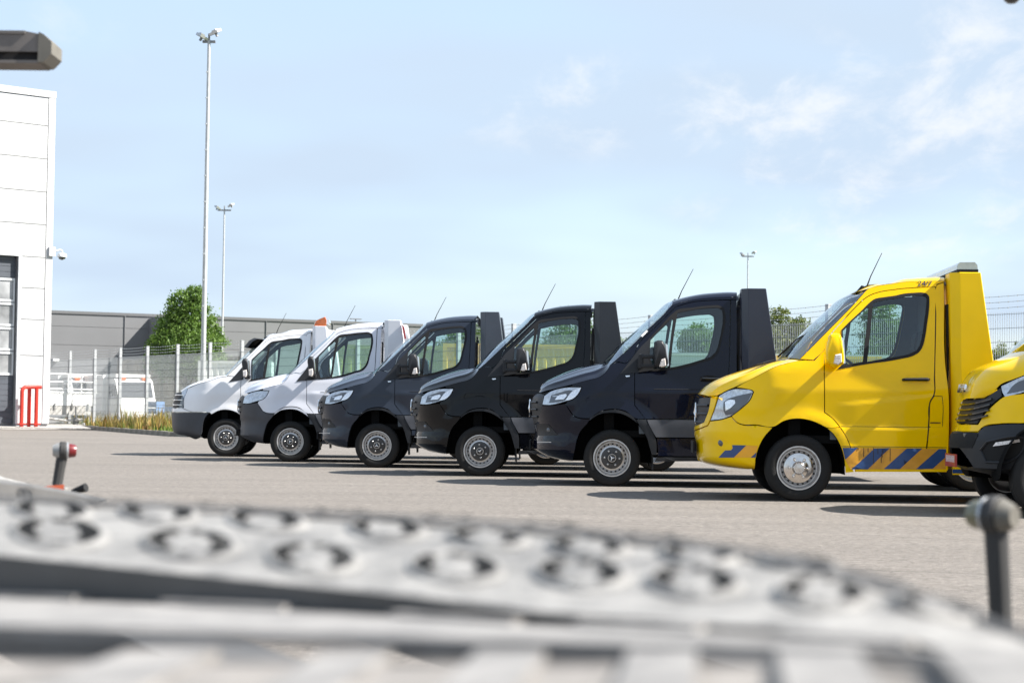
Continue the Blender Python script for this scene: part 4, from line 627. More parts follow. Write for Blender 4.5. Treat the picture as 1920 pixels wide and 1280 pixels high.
# ------------------------------------------------------------------ trees
def tree(x, y, H, label, seed, blobs, leaf='leaf', n=5200, size=.16, trunk_r=.13, z0=0.0):
    """blobs: (dx, dy, z, rx, rz) crown masses; leaves are small folded cards scattered through each"""
    r = np.random.default_rng(seed); t = thing('tree', label, 'tree', (x, y, z0), 0, 'trees around the yard')
    m = MB(); zt = max(b[2] for b in blobs); m.tube([(0, 0, 0), (.05, .02, H*.25), (-.03, 0, H*.5), (0, .03, H*.82)], [trunk_r, trunk_r*.8, trunk_r*.55, trunk_r*.15], 8)
    for b in blobs: m.tube([(0, 0, max(.3, b[2]*.55)), (b[0]*.5, b[1]*.5, b[2]*.85), (b[0]*.9, b[1]*.9, b[2]+b[4]*.3)], [trunk_r*.4, trunk_r*.25, trunk_r*.07], 5)
    obj('trunk', m.mesh('trunk', True), M['bark'], t)
    wt = np.array([b[3]**2*b[4] for b in blobs]); wt /= wt.sum(); V = []; F = []
    for b, w in zip(blobs, wt):
        k = int(n*w); k *= 3; cl = max(6, int(k/42)); dirs = r.normal(size=(cl, 3)); dirs /= np.linalg.norm(dirs, axis=1)[:, None]; rad = r.uniform(.15, 1.08, cl)**.5
        C = np.array(b[:3])+dirs*rad[:, None]*np.array([b[3], b[3], b[4]])
        for c in C:
            sz = r.uniform(.6, 1.3)*.20*b[3]
            for _ in range(42):
                p = c+r.normal(size=3)*np.array([sz, sz, sz*.6]); a = r.normal(size=3); a /= np.linalg.norm(a); a[2] *= .6; u = np.cross(a, r.normal(size=3)); u /= np.linalg.norm(u)+1e-9; w_ = np.cross(a, u); s = size*r.uniform(.6, 1.25)
                k0 = len(V); V += [p-u*s*.5, p+w_*s*.32-a*s*.06, p+u*s*.5, p-w_*s*.32-a*s*.06]; F += [(k0, k0+1, k0+2, k0+3)]
    me = bpy.data.meshes.new('crown'); me.from_pydata([tuple(v) for v in V], [], F); me.update(); obj('crown', me, M[leaf], t)
tree(-16.05, 92, 7.0, 'bushy green tree half hiding the grey hall', 3, [(-.35, 0, 6.0, .65, .75), (.35, 0, 6.15, .62, .8), (-.45, .1, 5.1, .85, .8), (.6, 0, 5.2, .80, .8), (-.95, 0, 4.0, .85, .7), (.1, -.3, 4.2, 1.2, .8), (1.15, 0, 4.2, .75, .8), (-.75, .2, 3.1, 1.1, .7), (.7, .1, 3.0, 1.1, .7), (.45, 0, 6.75, .28, .4), (1.5, 0, 4.7, .35, .5), (-1.3, 0, 4.75, .35, .35), (-1.45, 0, 3.5, .5, .4), (1.35, 0, 3.3, .6, .5)], 'leaf', 14000, .13)
tree(3.25, 92, 6.75, 'tree whose pointed top shows above the black truck roof', 5, [(-.55, 0, 5.15, .6, 1.0), (.35, 0, 5.25, .5, 1.0), (1.3, 0, 4.9, .4, .9), (-.2, 0, 4.1, 1.5, 1.0), (1.3, 0, 3.8, 1.2, .9), (-1.2, 0, 3.5, 1.1, .9), (.2, 0, 2.9, 2.0, .9)], 'leaf', 13000, .13)
tree(-2.2, 84, 5.2, 'low tree behind the yellow container beside the pole', 8, [(.2, 0, 3.9, .9, .8), (-.9, 0, 3.2, .8, .7), (1.0, 0, 3.3, .9, .7)], 'leaf', 7500, .13)
tree(9.3, 86, 5.4, 'tree behind the pale wall seen through the navy truck', 11, [(-.8, 0, 4.2, .75, .8), (-.2, 0, 3.5, .9, .7), (.6, 0, 3.0, .9, .6), (1.2, 0, 2.6, .7, .5)], 'leaf', 7500, .13)
tree(13.2, 84, 6.2, 'light green tree between the navy and yellow trucks', 14, [(-1.3, 0, 4.9, .7, .9), (-.9, 0, 3.8, 1.1, .9), (-.1, 0, 4.6, .7, .8), (.7, 0, 3.9, 1.0, .8), (-.2, 0, 2.8, 1.9, 1.0), (1.2, 0, 2.9, 1.2, .8)], 'leaf_pale', 14000, .125)
tree(16.2, 80, 7.0, 'tree seen through the quarter window of the yellow truck', 17, [(-.5, 0, 5.2, .8, .9), (-.1, 0, 4.1, 1.2, .9), (.9, 0, 3.6, 1.0, .8), (1.9, 0, 3.0, .9, .6), (.2, 0, 2.8, 1.8, .8)], 'leaf', 10000, .125)
tree(23.6, 88, 5.0, 'small tree right of the yellow headboard tower', 21, [(-.4, 0, 3.6, .6, .7), (.3, 0, 3.9, .5, .6), (0, 0, 2.9, 1.1, .8)], 'leaf_pale', 5600, .12)
tree(26.2, 92, 4.8, 'small tree at the right edge behind the fence', 22, [(0, 0, 3.3, .7, .7), (.7, 0, 2.9, .8, .7)], 'leaf_pale', 4600, .12)

# ------------------------------------------------------------------ containers, walls and stored goods behind the fence
def container(name, label, cat, x0, x1, y, dz, h, mt, depth=2.5, ang=0.0, rib=.28):
    t = thing(name, label, cat, (x0, y, dz), ang); L = x1-x0
    m = MB(); xs = np.arange(.1, L-.1, rib); pts = [(0, 0)]
    for x in xs: pts += [(x, 0), (x+.07, .035), (x+rib*.5, .035), (x+rib*.5+.07, 0)]
    pts += [(L, 0)]; m.grid([[(p[0], p[1], z) for p in pts] for z in (.12, h-.12)]); obj('corrugated_side', m.mesh('corrugated_side', fix=True), mt, t)
    obj('body_shell', MB().box(.02, L-.02, .06, depth, .05, h-.02).mesh('body_shell'), mt, t)
    obj('frame', MB().box(0, L, -.03, .05, h-.12, h).box(0, L, -.03, .05, 0, .12).box(-.02, .1, -.035, .06, 0, h+.005).box(L-.1, L+.02, -.035, .06, 0, h+.005).mesh('frame'), mt, t)
    return t
lime = container('container', 'shaded container end coloured lime green, with dark lettering behind the fence', 'container', -5.75, -2.20, 59.0, .1, 2.85, M['contshade'])  # lime colour stands for shade on the yellow container's end
for i, g in enumerate((.36, .82, 1.28, 1.95, 2.42)):          # unreadable dark print: two rows of block shapes
    for z0, z1, w in ((1.18, 1.78, .30), (.50, .92, .24)):
        m = MB().box(g, g+.09, -.048, -.044, z0, z1).box(g+w-.09, g+w, -.048, -.044, z0+.03*(i % 2), z1)
        m.box(g+.09, g+w-.09, -.048, -.044, (z0+z1)/2-.05, (z0+z1)/2+.06) if i % 2 else m.box(g+.09, g+w-.09, -.048, -.044, z1-.13, z1)
        obj('block_print', m.mesh('block_print'), M['lettergrey'], lime)
obj('disc_print', MB().add([(3.18+.46*math.cos(t), -.05, 1.45+.58*math.sin(t)) for t in np.linspace(0, 2*math.pi, 28, endpoint=False)], [tuple(range(28))]).mesh('disc_print', fix=False), M['logoblue'], lime)
container('container', 'bright yellow container seen through the dark trucks', 'container', -2.12, 2.25, 58.0, .1, 2.9, M['contyellow'])
pw = thing('boundary_wall', 'pale grey rendered wall behind the right half of the fence', 'wall', (2.9, 57.5, .1))
for i in range(5): obj('wall_panel', MB().box(i*2.0+.01, i*2.0+1.99, 0, .18, 0, 2.6).mesh('wall_panel'), M['palewall'], pw)
obj('coping', MB().box(0, 10, -.04, .22, 2.6, 2.68).mesh('coping'), M['palewall'], pw)
container('skip', 'yellow skip standing between navy headboard and yellow bonnet', 'skip', 6.5, 9.2, 46.5, .08, 2.3, M['contyellow'], 1.6)
container('container', 'white corrugated container at the foot of the tallest mast', 'container', -15.1, -11.6, 90, .1, 3.1, M['whitebox'])
pk = thing('plank_wall', 'weathered grey brown plank wall under the bushy tree', 'wall', (-20.5, 97, 0), R_(2))
for i in range(38): obj('plank', MB().box(i*.2+.006, i*.2+.194, random.uniform(0, .03), .06, 0, 3.35+.045*i*.2+random.uniform(-.03, .03)).mesh('plank'), M['plank'], pk)

def white_lorry(x, y, rot, label, s=1.0):
    t = thing('lorry', label, 'lorry', (x, y, .1), rot, 'white lorries parked behind the fence')
    obj('cargo_box', MB().box(-3.6, -.05, -1.0, 1.0, .55, 2.22).mesh('cargo_box'), M['whitebox'], t)
    cabp = [(.05, .35), (.05, 2.05), (.95, 2.08), (1.2, 1.95), (1.55, 1.2), (1.62, .95), (1.62, .35)]
    obj('cab', MB().prism(cabp, -.85, .85).mesh('cab'), M['whitebox'], t)
    obj('roof_board', MB().box(-.5, 1.05, -.80, .80, 2.12, 2.27).mesh('roof_board'), M['whitebox'], t)
    obj('side_window', MB().prism([(.35, 1.15), (.35, 1.82), (.95, 1.85), (1.32, 1.2)], -.862, -.852).mesh('side_window'), M['truckglass'], t)
    obj('windscreen', MB().add([(1.24, -.76, 1.92), (1.24, .76, 1.92), (1.565, .76, 1.25), (1.565, -.76, 1.25)], [(0, 1, 2, 3)]).mesh('windscreen'), M['truckglass'], t)
    for sx in (-.5, .5): obj('roof_lamp', MB().box(1.05, 1.2, sx-.12, sx+.12, 2.0, 2.12).mesh('roof_lamp'), M['orange'], t)
    for xx in (-2.6, 1.0):
        for yy in (-.72, .72): obj('wheel', MB().lathe_y([(.0, -.1), (.28, -.1), (.34, -.08), (.34, .08), (.28, .1), (0, .1)], (xx, yy, .34), 20).mesh('wheel', True), M['tyre'], t)
    obj('mirror', MB().box(1.25, 1.38, -1.05, -.90, 1.3, 1.75).mesh('mirror'), M['rubber'], t)
white_lorry(-19.9, 86, R_(-58), 'white lorry behind the fence nearest the hall corner'); white_lorry(-17.3, 83.5, R_(-58), 'white lorry with dark windscreen left of the blue crates')

def dropside():
    t = thing('dropside_trailer', 'white dropside trailer with tubular side frame beside the hall', 'trailer', (-19.70, 75.98, .16), R_(39.7))
    for z, r in ((2.08, .022), (1.76, .022), (1.46, .022)): obj('cage_rail', MB().tube([(0, 0, z), (3.05, 0, z)], r+.008, 6).mesh('cage_rail', True), M['dropside'], t)
    for x in (.9, 1.8, 2.4, 3.05): obj('cage_post', MB().tube([(x, .0, 1.2), (x, .0, 2.10)], .03, 6).mesh('cage_post', True), M['dropside'], t)
    obj('side_board', MB().box(0, 1.96, -.02, .03, .78, 1.30).mesh('side_board'), M['dropside'], t); obj('side_board', MB().box(2.0, 3.07, -.02, .03, .78, 1.30).mesh('side_board'), M['dropside'], t)
    obj('top_channel', MB().box(0, 3.10, -.05, .05, 1.30, 1.36).mesh('top_channel'), M['dropside'], t); obj('lower_board', MB().box(0, 2.85, -.01, .04, .40, .76).mesh('lower_board'), M['dropside_d'], t)
    obj('deck', MB().box(0, 3.05, .05, 1.7, .70, .78).mesh('deck'), M['dropside_d'], t)
    for x in (1.2, 1.98, 2.7): obj('latch', MB().box(x-.03, x+.03, -.06, -.02, .62, .86).mesh('latch'), M['steel_d'], t)
    obj('drawbar', MB().tube([(.2, .3, .36), (1.7, -.1, .16), (2.3, -.4, .22)], .06, 6).mesh('drawbar', True), M['dropside_d'], t); obj('jockey_wheel', MB().lathe_y([(0, -.05), (.14, -.05), (.17, 0), (.14, .05), (0, .05)], (2.05, -.25, .15), 14).tube([(2.05, -.25, .2), (2.05, -.25, .75)], .035, 6).mesh('jockey_wheel', True), M['steel_d'], t)
    for y in (.2, 1.5): obj('wheel', MB().lathe_y([(0, -.1), (.3, -.1), (.34, -.06), (.34, .06), (.3, .1), (0, .1)], (.5, y, .30), 20).mesh('wheel', True), M['tyre'], t)
    obj('chock_plate', MB().box(2.2, 2.7, -.75, -.55, .0, .08).mesh('chock_plate'), M['dropside'], t)
dropside()
bc = thing('crate_stack', 'faded blue plastic crates stacked behind the fence', 'crates', (-14.95, 76.2, .1), R_(-30))
for i in range(4): obj('crate', MB().box(.0, .62, 0, .5, i*.27, i*.27+.24).box(.02, .60, -.015, .0, i*.27+.04, i*.27+.09).mesh('crate'), M['bluecrate'], bc)
bt = thing('beam_stack', 'blue painted beams on pale timbers behind the fence', 'beams', (-14.1, 76.0, .1), R_(-30))
for i in range(3): obj('beam', MB().box(.0, 1.7, 0, .4, .18+i*.24, .36+i*.24).mesh('beam'), M['bluecrate'] if i != 1 else M['whitebox'], bt)
for x in (.2, 1.3): obj('bearer', MB().box(x, x+.14, -.05, .5, 0, .17).mesh('bearer'), M['timber'], bt)
sp = MB(); rr = np.random.default_rng(4)
for i in range(260):
    a = rr.uniform(0, 6.28); q = rr.uniform(0, 1)**.6; x, y = 2.2*q*math.cos(a), 1.1*q*math.sin(a); h = (1-q)*1.5+.1; e = [Vector(rr.normal(size=3)).normalized() for _ in range(2)]; ez = e[0].cross(e[1]).normalized(); ey = ez.cross(e[0]); s = rr.uniform(.08, .28)
    sp.obox((-12.2+x, 85+y, .1+rr.uniform(0, h)), e[0], ey, ez, s, s*.7, s*.5)
tag(obj('rubble_heap', sp.mesh('rubble_heap'), M['scrap']), 'heap of pale rubble under the plank wall', 'rubble')
rk = thing('storage_rack', 'low white storage rack holding goods behind the fence', 'rack', (-13.6, 79.5, .1), R_(-28))
for z in (.5, .95, 1.35): obj('rack_shelf', MB().box(0, 1.8, 0, .6, z, z+.06).mesh('rack_shelf'), M['whitebox'], rk)
for x in (0, .9, 1.75): obj('rack_post', MB().box(x, x+.06, -.02, .05, 0, 1.6).mesh('rack_post'), M['postpale'], rk)

def blades(name, n, region, hmin, hmax, mt, label, seed, wid=.02, lean=.35):
    r = np.random.default_rng(seed); V = []; F = []
    for _ in range(n):
        p = region(r); h = r.uniform(hmin, hmax)*(.5+r.random())*(p[2] if len(p) > 2 else 1); a = r.uniform(0, 6.283); w = wid*r.uniform(.6, 1.5); l = np.array([math.cos(a), math.sin(a)])*h*lean*r.random(); b = r.uniform(0, 6.283); u = np.array([math.cos(b), math.sin(b)])*w
        k = len(V); V += [(p[0]-u[0], p[1]-u[1], .08), (p[0]+u[0], p[1]+u[1], .08), (p[0]+l[0]*.4+u[0]*.8, p[1]+l[1]*.4+u[1]*.8, .08+h*.6), (p[0]+l[0]*.4-u[0]*.8, p[1]+l[1]*.4-u[1]*.8, .08+h*.6), (p[0]+l[0], p[1]+l[1], .08+h)]
        F += [(k, k+1, k+2, k+3), (k+3, k+2, k+4)]
    me = bpy.data.meshes.new(name); me.from_pydata(V, [], F); me.update(); o = obj(name, me, mt); o['kind'] = 'stuff'; o['label'] = label; o['category'] = 'plants'; return o
def along(lo, hi, a, b, pw=1.0):
    def f(r): u = r.uniform(lo, hi); w = a+(b-a)*r.random()**pw; p = K0+KD*u+KN*w; return p
    return f
def clumped(lo, hi, a, b, seed, nc):
    rc = np.random.default_rng(seed); C = [(rc.uniform(lo, hi), rc.uniform(a, b), rc.uniform(.15, .5), rc.uniform(.35, 1.45)) for _ in range(nc)]
    def f(r): c = C[r.integers(nc)]; p = K0+KD*(c[0]+r.normal()*c[2])+KN*max(.25, c[1]+r.normal()*c[2]); return (p[0], p[1], c[3])
    return f
blades('golden_weeds', 6500, clumped(1.5, 26, .35, 2.6, 1, 90), .13, .48, M['weed'], 'dry golden weeds growing along the kerb', 31, .022)
blades('verge_grass', 12000, along(-2, 26, .3, 14), .10, .26, M['grass'], 'green grass covering the verge under the fence', 32, .03)
# ------------------------------------------------------------------ the row of trucks
def prep(D):
    pk = max(range(len(D['door'])), key=lambda i: (D['door'][i][0] > 1.40)*D['door'][i][1])
    D['_lining'] = [tuple(p) for p in D['door'][1:pk+1]]+[(1.49, 2.24), (1.49, .64), (.32, .64), (.30, 1.30), (.31, 1.62)]
for k in ('old_model', 'new_model'): prep(OUT[k])
OUT['old_model']['sill'] = [(.575, .353), (1.513, .353), (1.507, .322), (.570, .310)]
OUT['old_model']['lower_fender'] = [(.566, .31) if tuple(p) == (.562, .278) else (.473, .30) if tuple(p) == (.473, .276) else tuple(p) for p in OUT['old_model']['lower_fender']]

def decal(root, name, bkey, ckey, poly, mt, off=.004): return side_pair(root, name, bkey, ckey, poly, mt, (), off, 0, 0)
def mirror_unit(root, D, shell, lampm, arm=True, s=-1):
    m = pillow(D['mirror'], [(s*1.235, .80), (s*1.21, .96), (s*1.16, 1.0), (s*1.04, 1.0), (s*1.015, .92)]); o = obj('door_mirror', m.mesh('door_mirror', True, True, 0, 50), shell, root)
    c = np.array(D['mirror']).mean(0)
    obj('indicator_lamp', pillow([(p[0], p[1]) for p in D['mirror_lamp']], [(s*1.252, .8), (s*1.24, 1.0), (s*1.15, 1.0)]).mesh('indicator_lamp', True, True), lampm, o)
    gx = max(p[0] for p in D['mirror']); cm = [(gx-.012, c[1]-.13), (gx+.012, c[1]-.13), (gx-.004, c[1]+.12), (gx-.03, c[1]+.14)]
    obj('mirror_glass', MB().prism(cm, s*1.19, s*1.05).mesh('mirror_glass'), M['chrome'], o)
    if 'mirror_arm' in D:
        P = D['mirror_arm']; a = MB(); a.obox((.335, s*1.07, 1.515), (1, 0, 0), (0, 1, 0), (0, 0, 1), .03, .05, .09); a.obox((.43, s*1.10, 1.57), (1, 0, 0), (0, 1, 0), (0, 0, 1), .09, .035, .022); a.obox((.43, s*1.10, 1.458), (1, 0, 0), (0, 1, 0), (0, 0, 1), .09, .035, .022); a.obox((.33, s*.98, 1.50), (1, 0, 0), (0, 1, 0), (0, 0, 1), .035, .08, .06)
    else:
        a = MB(); a.obox((.38, s*.99, 1.45), (1, 0, 0), (0, 1, 0), (0, 0, 1), .05, .07, .035)
    q = obj('mirror_arm', a.mesh('mirror_arm'), shell if 'mirror_arm' not in D else M['plastic'], root); b = q.modifiers.new('b', 'BEVEL'); b.width = .012; b.segments = 2

def wheelhouse(root, bkey, D):
    P = smooth_poly(D['arch'], False); P = np.concatenate([P, [[P[-1][0], .28]]])
    for s in (-1, 1):
        def fn():
            m = MB(); m.grid([[(p[0], s*(float(BODY[bkey].Y(p[0], p[1]))-.012), p[1]), (p[0], s*.56, p[1]+.0)] for p in P]); c = P.mean(0)
            k = len(m.v); m.v += [(p[0], s*.56, p[1]) for p in P]+[(c[0], s*.56, .3)]; n = len(P); m.f += [(k+i, k+i+1, k+n) for i in range(n-1)]
            return m.mesh('wheel_housing', fix=False, weld=.001)
        obj('wheel_housing', cached((bkey, 'house', s), fn), M['dark'], root)
        obj('suspension_strut', cached(('strut', s), lambda: MB().tube([(0, s*.68, .34), (.04, s*.60, .84)], .045, 8).mesh('suspension_strut', True)), M['dark'], root)

def grille_parts(root, bkey, zs, xo, half, emblem_z, er, bars_mat):
    for z in zs:
        pts = []
        for t in np.linspace(-half, half, 17):
            xx = float(np.interp(abs(t)/float(np.interp(z, ZH, WH)), PYT, PXT))+float(BODY[bkey].xf(z)); pts.append((xx-xo, t, z))
        obj('grille_bar', cached((bkey, 'bar', z), lambda: MB().tube(pts, .016, 6).mesh('grille_bar', True)), bars_mat, root)
    xf = float(BODY[bkey].xf(emblem_z))-.006
    def em():
        m = MB(); m.tube([(xf, er*math.cos(t), emblem_z+er*math.sin(t)) for t in np.linspace(0, 2*math.pi, 33)], .011, 6, False)
        for k in range(3): t = math.pi/2+2*math.pi*k/3; m.tube([(xf-.006, 0, emblem_z), (xf, er*math.cos(t), emblem_z+er*math.sin(t))], [.016, .004], 5)
        return m.mesh('star_emblem', True)
    obj('star_emblem', cached((bkey, 'em'), em), M['chrome'], root)

def fog_lamps(root, bkey, D, r=.032):
    x, z = D['fog_lamp'][0]; y = float(BODY[bkey].Y(x, z))
    for s in (-1, 1): obj('fog_lamp', cached((bkey, 'fog', s), lambda: MB().grid([[(x-.012*(1-q*q)+.0, s*(y+.012*(1-q*q)+.004)+0, z) if q == 0 else (x+r*q*math.cos(t), s*(y+.014*(1-q*q)+.004+.45*r*q*math.cos(t)*1.0), z+r*q*math.sin(t)) for t in np.linspace(0, 2*math.pi, 15)] for q in (0.01, .5, .85, 1.0)]).mesh('fog_lamp', True, True)), M['lensdark'], root)

def old_cab(root, P, plastic_sills, stripes=False, mirror_mat=None, lampm=None):
    """taller rounded cab: doors, pillars, roof, glass shared by the yellow truck and the older white one"""
    D = OUT['old_model']; B = 'old_model'; Y = BODY[B]
    dl = side_pair(root, 'door', B, 'door', D['door'], P, [D['window_frame']], grid=.024)
    side_pair(root, 'cab_pillar', B, 'pillar', D['pillar'], P); side_pair(root, 'rear_quarter_panel', B, 'quarter', D['quarter'], P); side_pair(root, 'sill', B, 'sill', D['sill'], P)
    side_pair(root, 'lower_fender', B, 'lower_fender', D['lower_fender'], P)
    side_pair(root, 'window_frame', B, 'wf', grow(D['window_frame'], .006), M['rubber'], [D['main_glass'], D['quarter_glass']], .004, .02, 0)
    side_pair(root, 'door_window', B, 'mg', grow(D['main_glass'], .004), M['glass'], (), -.006, 0, 0); side_pair(root, 'quarter_window', B, 'qg', grow(D['quarter_glass'], .004), M['glass'], (), -.006, 0, 0)
    obj('roof', cached((B, 'roof'), lambda: loft_mb(Y, D['roof_side'], D['roof_mid'], 8.0, 41).mesh('roof', True)), P, root)
    obj('windscreen', cached((B, 'scr'), lambda: loft_mb(Y, D['screen_side'], D['screen_mid'], 2.4, s0=-.955, s1=.955).mesh('windscreen', True)), M['screen'], root)
    for s in (-1, 1): obj('windscreen_border', cached((B, 'frit', s), lambda: loft_mb(Y, D['screen_side'], D['screen_mid'], 2.4, 5, s0=min(s*.95, s), s1=max(s*.95, s), off=.001).mesh('windscreen_border', True)), M['blackgloss'], root)
    obj('wiper', MB().tube([(-.10, .35, 1.53), (.06, -.05, 1.70), (.10, -.32, 1.73)], .012, 5).tube([(-.08, -.4, 1.51), (.02, -.2, 1.62)], .012, 5).mesh('wiper'), M['rubber'], root)
    h = [(p[0], p[1]) for p in D['handle']]; yy = float(Y.Y(1.18, 1.26))
    for i, s in enumerate((-1, 1)):
        m = MB().tube([(1.055, s*(yy+.006), 1.263), (1.075, s*(yy+.035), 1.266), (1.20, s*(yy+.042), 1.268), (1.30, s*(yy+.034), 1.270), (1.32, s*(yy+.004), 1.270)], [.013, .016, .017, .018, .014], 8); obj('door_handle', m.mesh('door_handle', True), M['rubber'], dl[i])
        cup = MB().grid([[(1.163+.062*q*math.cos(t), s*(yy+.0015+.004*(q < .5)), 1.267+.062*q*math.sin(t)) for t in np.linspace(0, 2*math.pi, 21)] for q in (.05, .5, 1.0)]); obj('handle_cup', cup.mesh('handle_cup', True), P, dl[i])
    F = smooth_poly(D['flap'], True, .06); fy = lambda p: float(Y.Y(p[0], p[1]))
    obj('fuel_flap_line', MB().tube([(p[0], -fy(p)-.001, p[1]) for p in np.concatenate([F, F[:1]])], .0028, 4, False).mesh('fuel_flap_line'), M['hole'], root)
    decal(root, 'flap_vent', B, 'slot', D['flap_slot'], M['rubber'])
    for zz in (.779, .575): obj('panel_seam', cached((B, 'seam', zz), lambda: MB().tube([(x, -float(Y.Y(x, zz))-.0005, zz) for x in np.linspace(.43, 1.50, 24)], .0026, 4, False).tube([(x, float(Y.Y(x, zz))+.0005, zz) for x in np.linspace(.43, 1.50, 24)], .0026, 4, False).mesh('panel_seam')), M['hole'], root)
    cab_interior(root, D, B); cab_rear(root, B, 1.508, .34, 2.28, P, 2.35)
    for s in (-1, 1): mirror_unit(root, D if mirror_mat is not None else dict(OUT['crafter'], **{}), mirror_mat or M['plastic'], lampm or M['clearlamp'], s=s)
    for s in (-1, 1):
        for f in (0, 1): pass
    add_wheel(root, .0, -.86, .345, False, polished=stripes, turn=.35); add_wheel(root, .0, .86, .345, True, polished=stripes)

def truck6():
    ox, oy, yw = (3.017, 20.214, 3.00)
    r = thing('flatbed_truck', 'bright yellow recovery truck with blue and amber diagonal stripes and 24/7 on its roof', 'truck', (ox, oy, 0), -R_(yw), 'recovery trucks parked in a row')
    D = OUT['old_model']; B = 'old_model'; P = M['yellow']; old_cab(r, P, False, True, P, M['clearlamp'])
    full_panel(r, 'bumper', B, 'bumper', D['bumper'], P); side_pair(r, 'front_fender', B, 'fender', D['fender'], P)
    full_panel(r, 'grille_surround', B, 'gs', D['grille_surround'], P, .006); g = full_panel(r, 'grille', B, 'grille', D['grille'], M['plastic'], -.014)
    grille_parts(g, B, (.80, .89, .98), -.010, .50, .90, .105, M['plastic'])
    hl = side_pair(r, 'headlight', B, 'hl', D['headlight'], M['lens']); side_pair(r, 'headlight_inner', B, 'hld', D['headlight_dark'], M['lensdark'], (), .003, 0, 0, parents=hl); side_pair(r, 'headlight_reflector', B, 'hll', D['headlight_lamp'], M['lensbright'], (), .006, 0, 0, parents=hl)
    side_pair(r, 'headlight_seal', B, 'hls', grow(D['headlight'], .006), M['hole'], (), -.008, 0, 0)
    obj('bonnet', cached((B, 'bonnet'), lambda: loft_mb(BODY[B], D['bonnet_side'], D['bonnet_mid'], 3.2, 101, 30, ridge=.016).mesh('bonnet', True)), P, r)
    obj('bonnet_lip', MB().grid([[(-.885+.0, y, 1.06), (-.90, y, 1.085)] for y in np.linspace(-.7, .7, 15)]).mesh('bonnet_lip'), P, r)
    for s in (-1, 1): obj('bonnet_vent', MB().add([(-.42, s*.62, 1.412), (-.30, s*.66, 1.445), (-.16, s*.60, 1.481), (-.30, s*.52, 1.452)], [(0, 1, 2, 3)]).mesh('bonnet_vent'), M['hole'], r)
    side_pair(r, 'fog_pocket', B, 'fp', D['fog_pocket'], P, (), .004, .012, 0); fog_lamps(r, B, D, .036)
    decal(r, 'warning_stripe_base', B, 'sb', D['stripes_base'], M['orange_tape'], .003)
    for i, q in enumerate(D['stripes_blue']): decal(r, 'warning_stripe', B, ('st', i), q, M['blue_tape'], .005)
    decal(r, 'warning_stripe_base', B, 'sfb', D['stripes_front_base'], M['orange_front'], .003); decal(r, 'warning_stripe', B, 'sf', D['stripes_front'], M['blue_tape'], .005); decal(r, 'warning_stripe', B, 'sf2', D['stripes_front2'], M['blue_tape'], .005)
    ys = -float(BODY[B].Y(.8, .5))-.0065; dm = MB()
    for x, z0, z1 in ((.655, .47, .562), (.70, .52, .562), (.755, .40, .565), (.80, .50, .56), (.835, .41, .50), (.845, .47, .55), (.925, .43, .562), (.60, .54, .562)): dm.box(x, x+.006, ys-.001, ys+.002, z0, z1)
    obj('dirt_streaks', dm.mesh('dirt_streaks'), M['dirt'], r)
    lb = np.array([float(BODY[B].Y(1.3, 2.295))])
    obj('lettering', text_mesh('24/7', .082, 'lettering', .15, .001), M['ink'], r, (1.232, -(float(BODY[B].Y(1.33, 2.243))+.0035), 2.243), (R_(79), 0, 0))
    wheelhouse(r, B, D); antenna(r, [(.66, 2.22), (.775, 2.285), (.85, 2.46), (.935, 2.625)], -.30)
    obj('roof_cap', MB().grid([[(.62, y, 2.19-.0*y*y), (.74, y, 2.262), (.86, y, 2.275)] for y in np.linspace(-.62, .62, 9)]).mesh('roof_cap', True), M['blackgloss'], r)
    chassis(r, D, 4.325, M['steel_d'], M['tower_yellow'], (1.536, 1.622, 1.838, 2.372, 2.105), M['tower_yellow'])
    l = obj('light_bar', MB().grid([[(x, y, z) for y in (-1.0, -.97, .92, .95)] for x, z in ((1.60, 2.40), (1.605, 2.45), (1.63, 2.475), (1.78, 2.478), (1.806, 2.45), (1.812, 2.40))]).box(1.602, 1.81, -1.0, .95, 2.40, 2.43).mesh('light_bar', True, True), M['palelens'], r)
    obj('light_bar_base', MB().box(1.60, 1.815, -1.01, .96, 2.375, 2.402).mesh('light_bar_base'), M['rubber'], l)
    for y in (-.995, .945): obj('light_bar_end', MB().prism([(1.60, 2.40), (1.605, 2.45), (1.63, 2.475), (1.78, 2.478), (1.806, 2.45), (1.812, 2.40)], y-.006, y+.006).mesh('light_bar_end'), M['palelens'], l)
    obj('hydraulic_pipe', MB().tube([(1.525, -.62, 2.30), (1.53, -.60, 2.0), (1.53, -.60, 1.30), (1.56, -.6, .9)], .035, 8).mesh('hydraulic_pipe', True), M['whitebox'], r)
    for s in (-1, 1):
        obj('deck_skirt', MB().box(1.56, 3.6, s*1.01-.02, s*1.01+.02, .30, .56).mesh('deck_skirt'), M['tower_yellow'], r)
        obj('warning_stripe', MB().box(1.555, 1.72, s*1.032-.003, s*1.032+.003, .315, .355).mesh('warning_stripe'), M['blue_tape'], r); obj('warning_stripe', MB().box(1.72, 3.0, s*1.032-.003, s*1.032+.003, .315, .355).mesh('warning_stripe'), M['orange_tape'], r)
    obj('number_plate', MB().box(-1.055, -1.04, -.26, .26, .47, .60).mesh('number_plate'), M['rubber'], r)

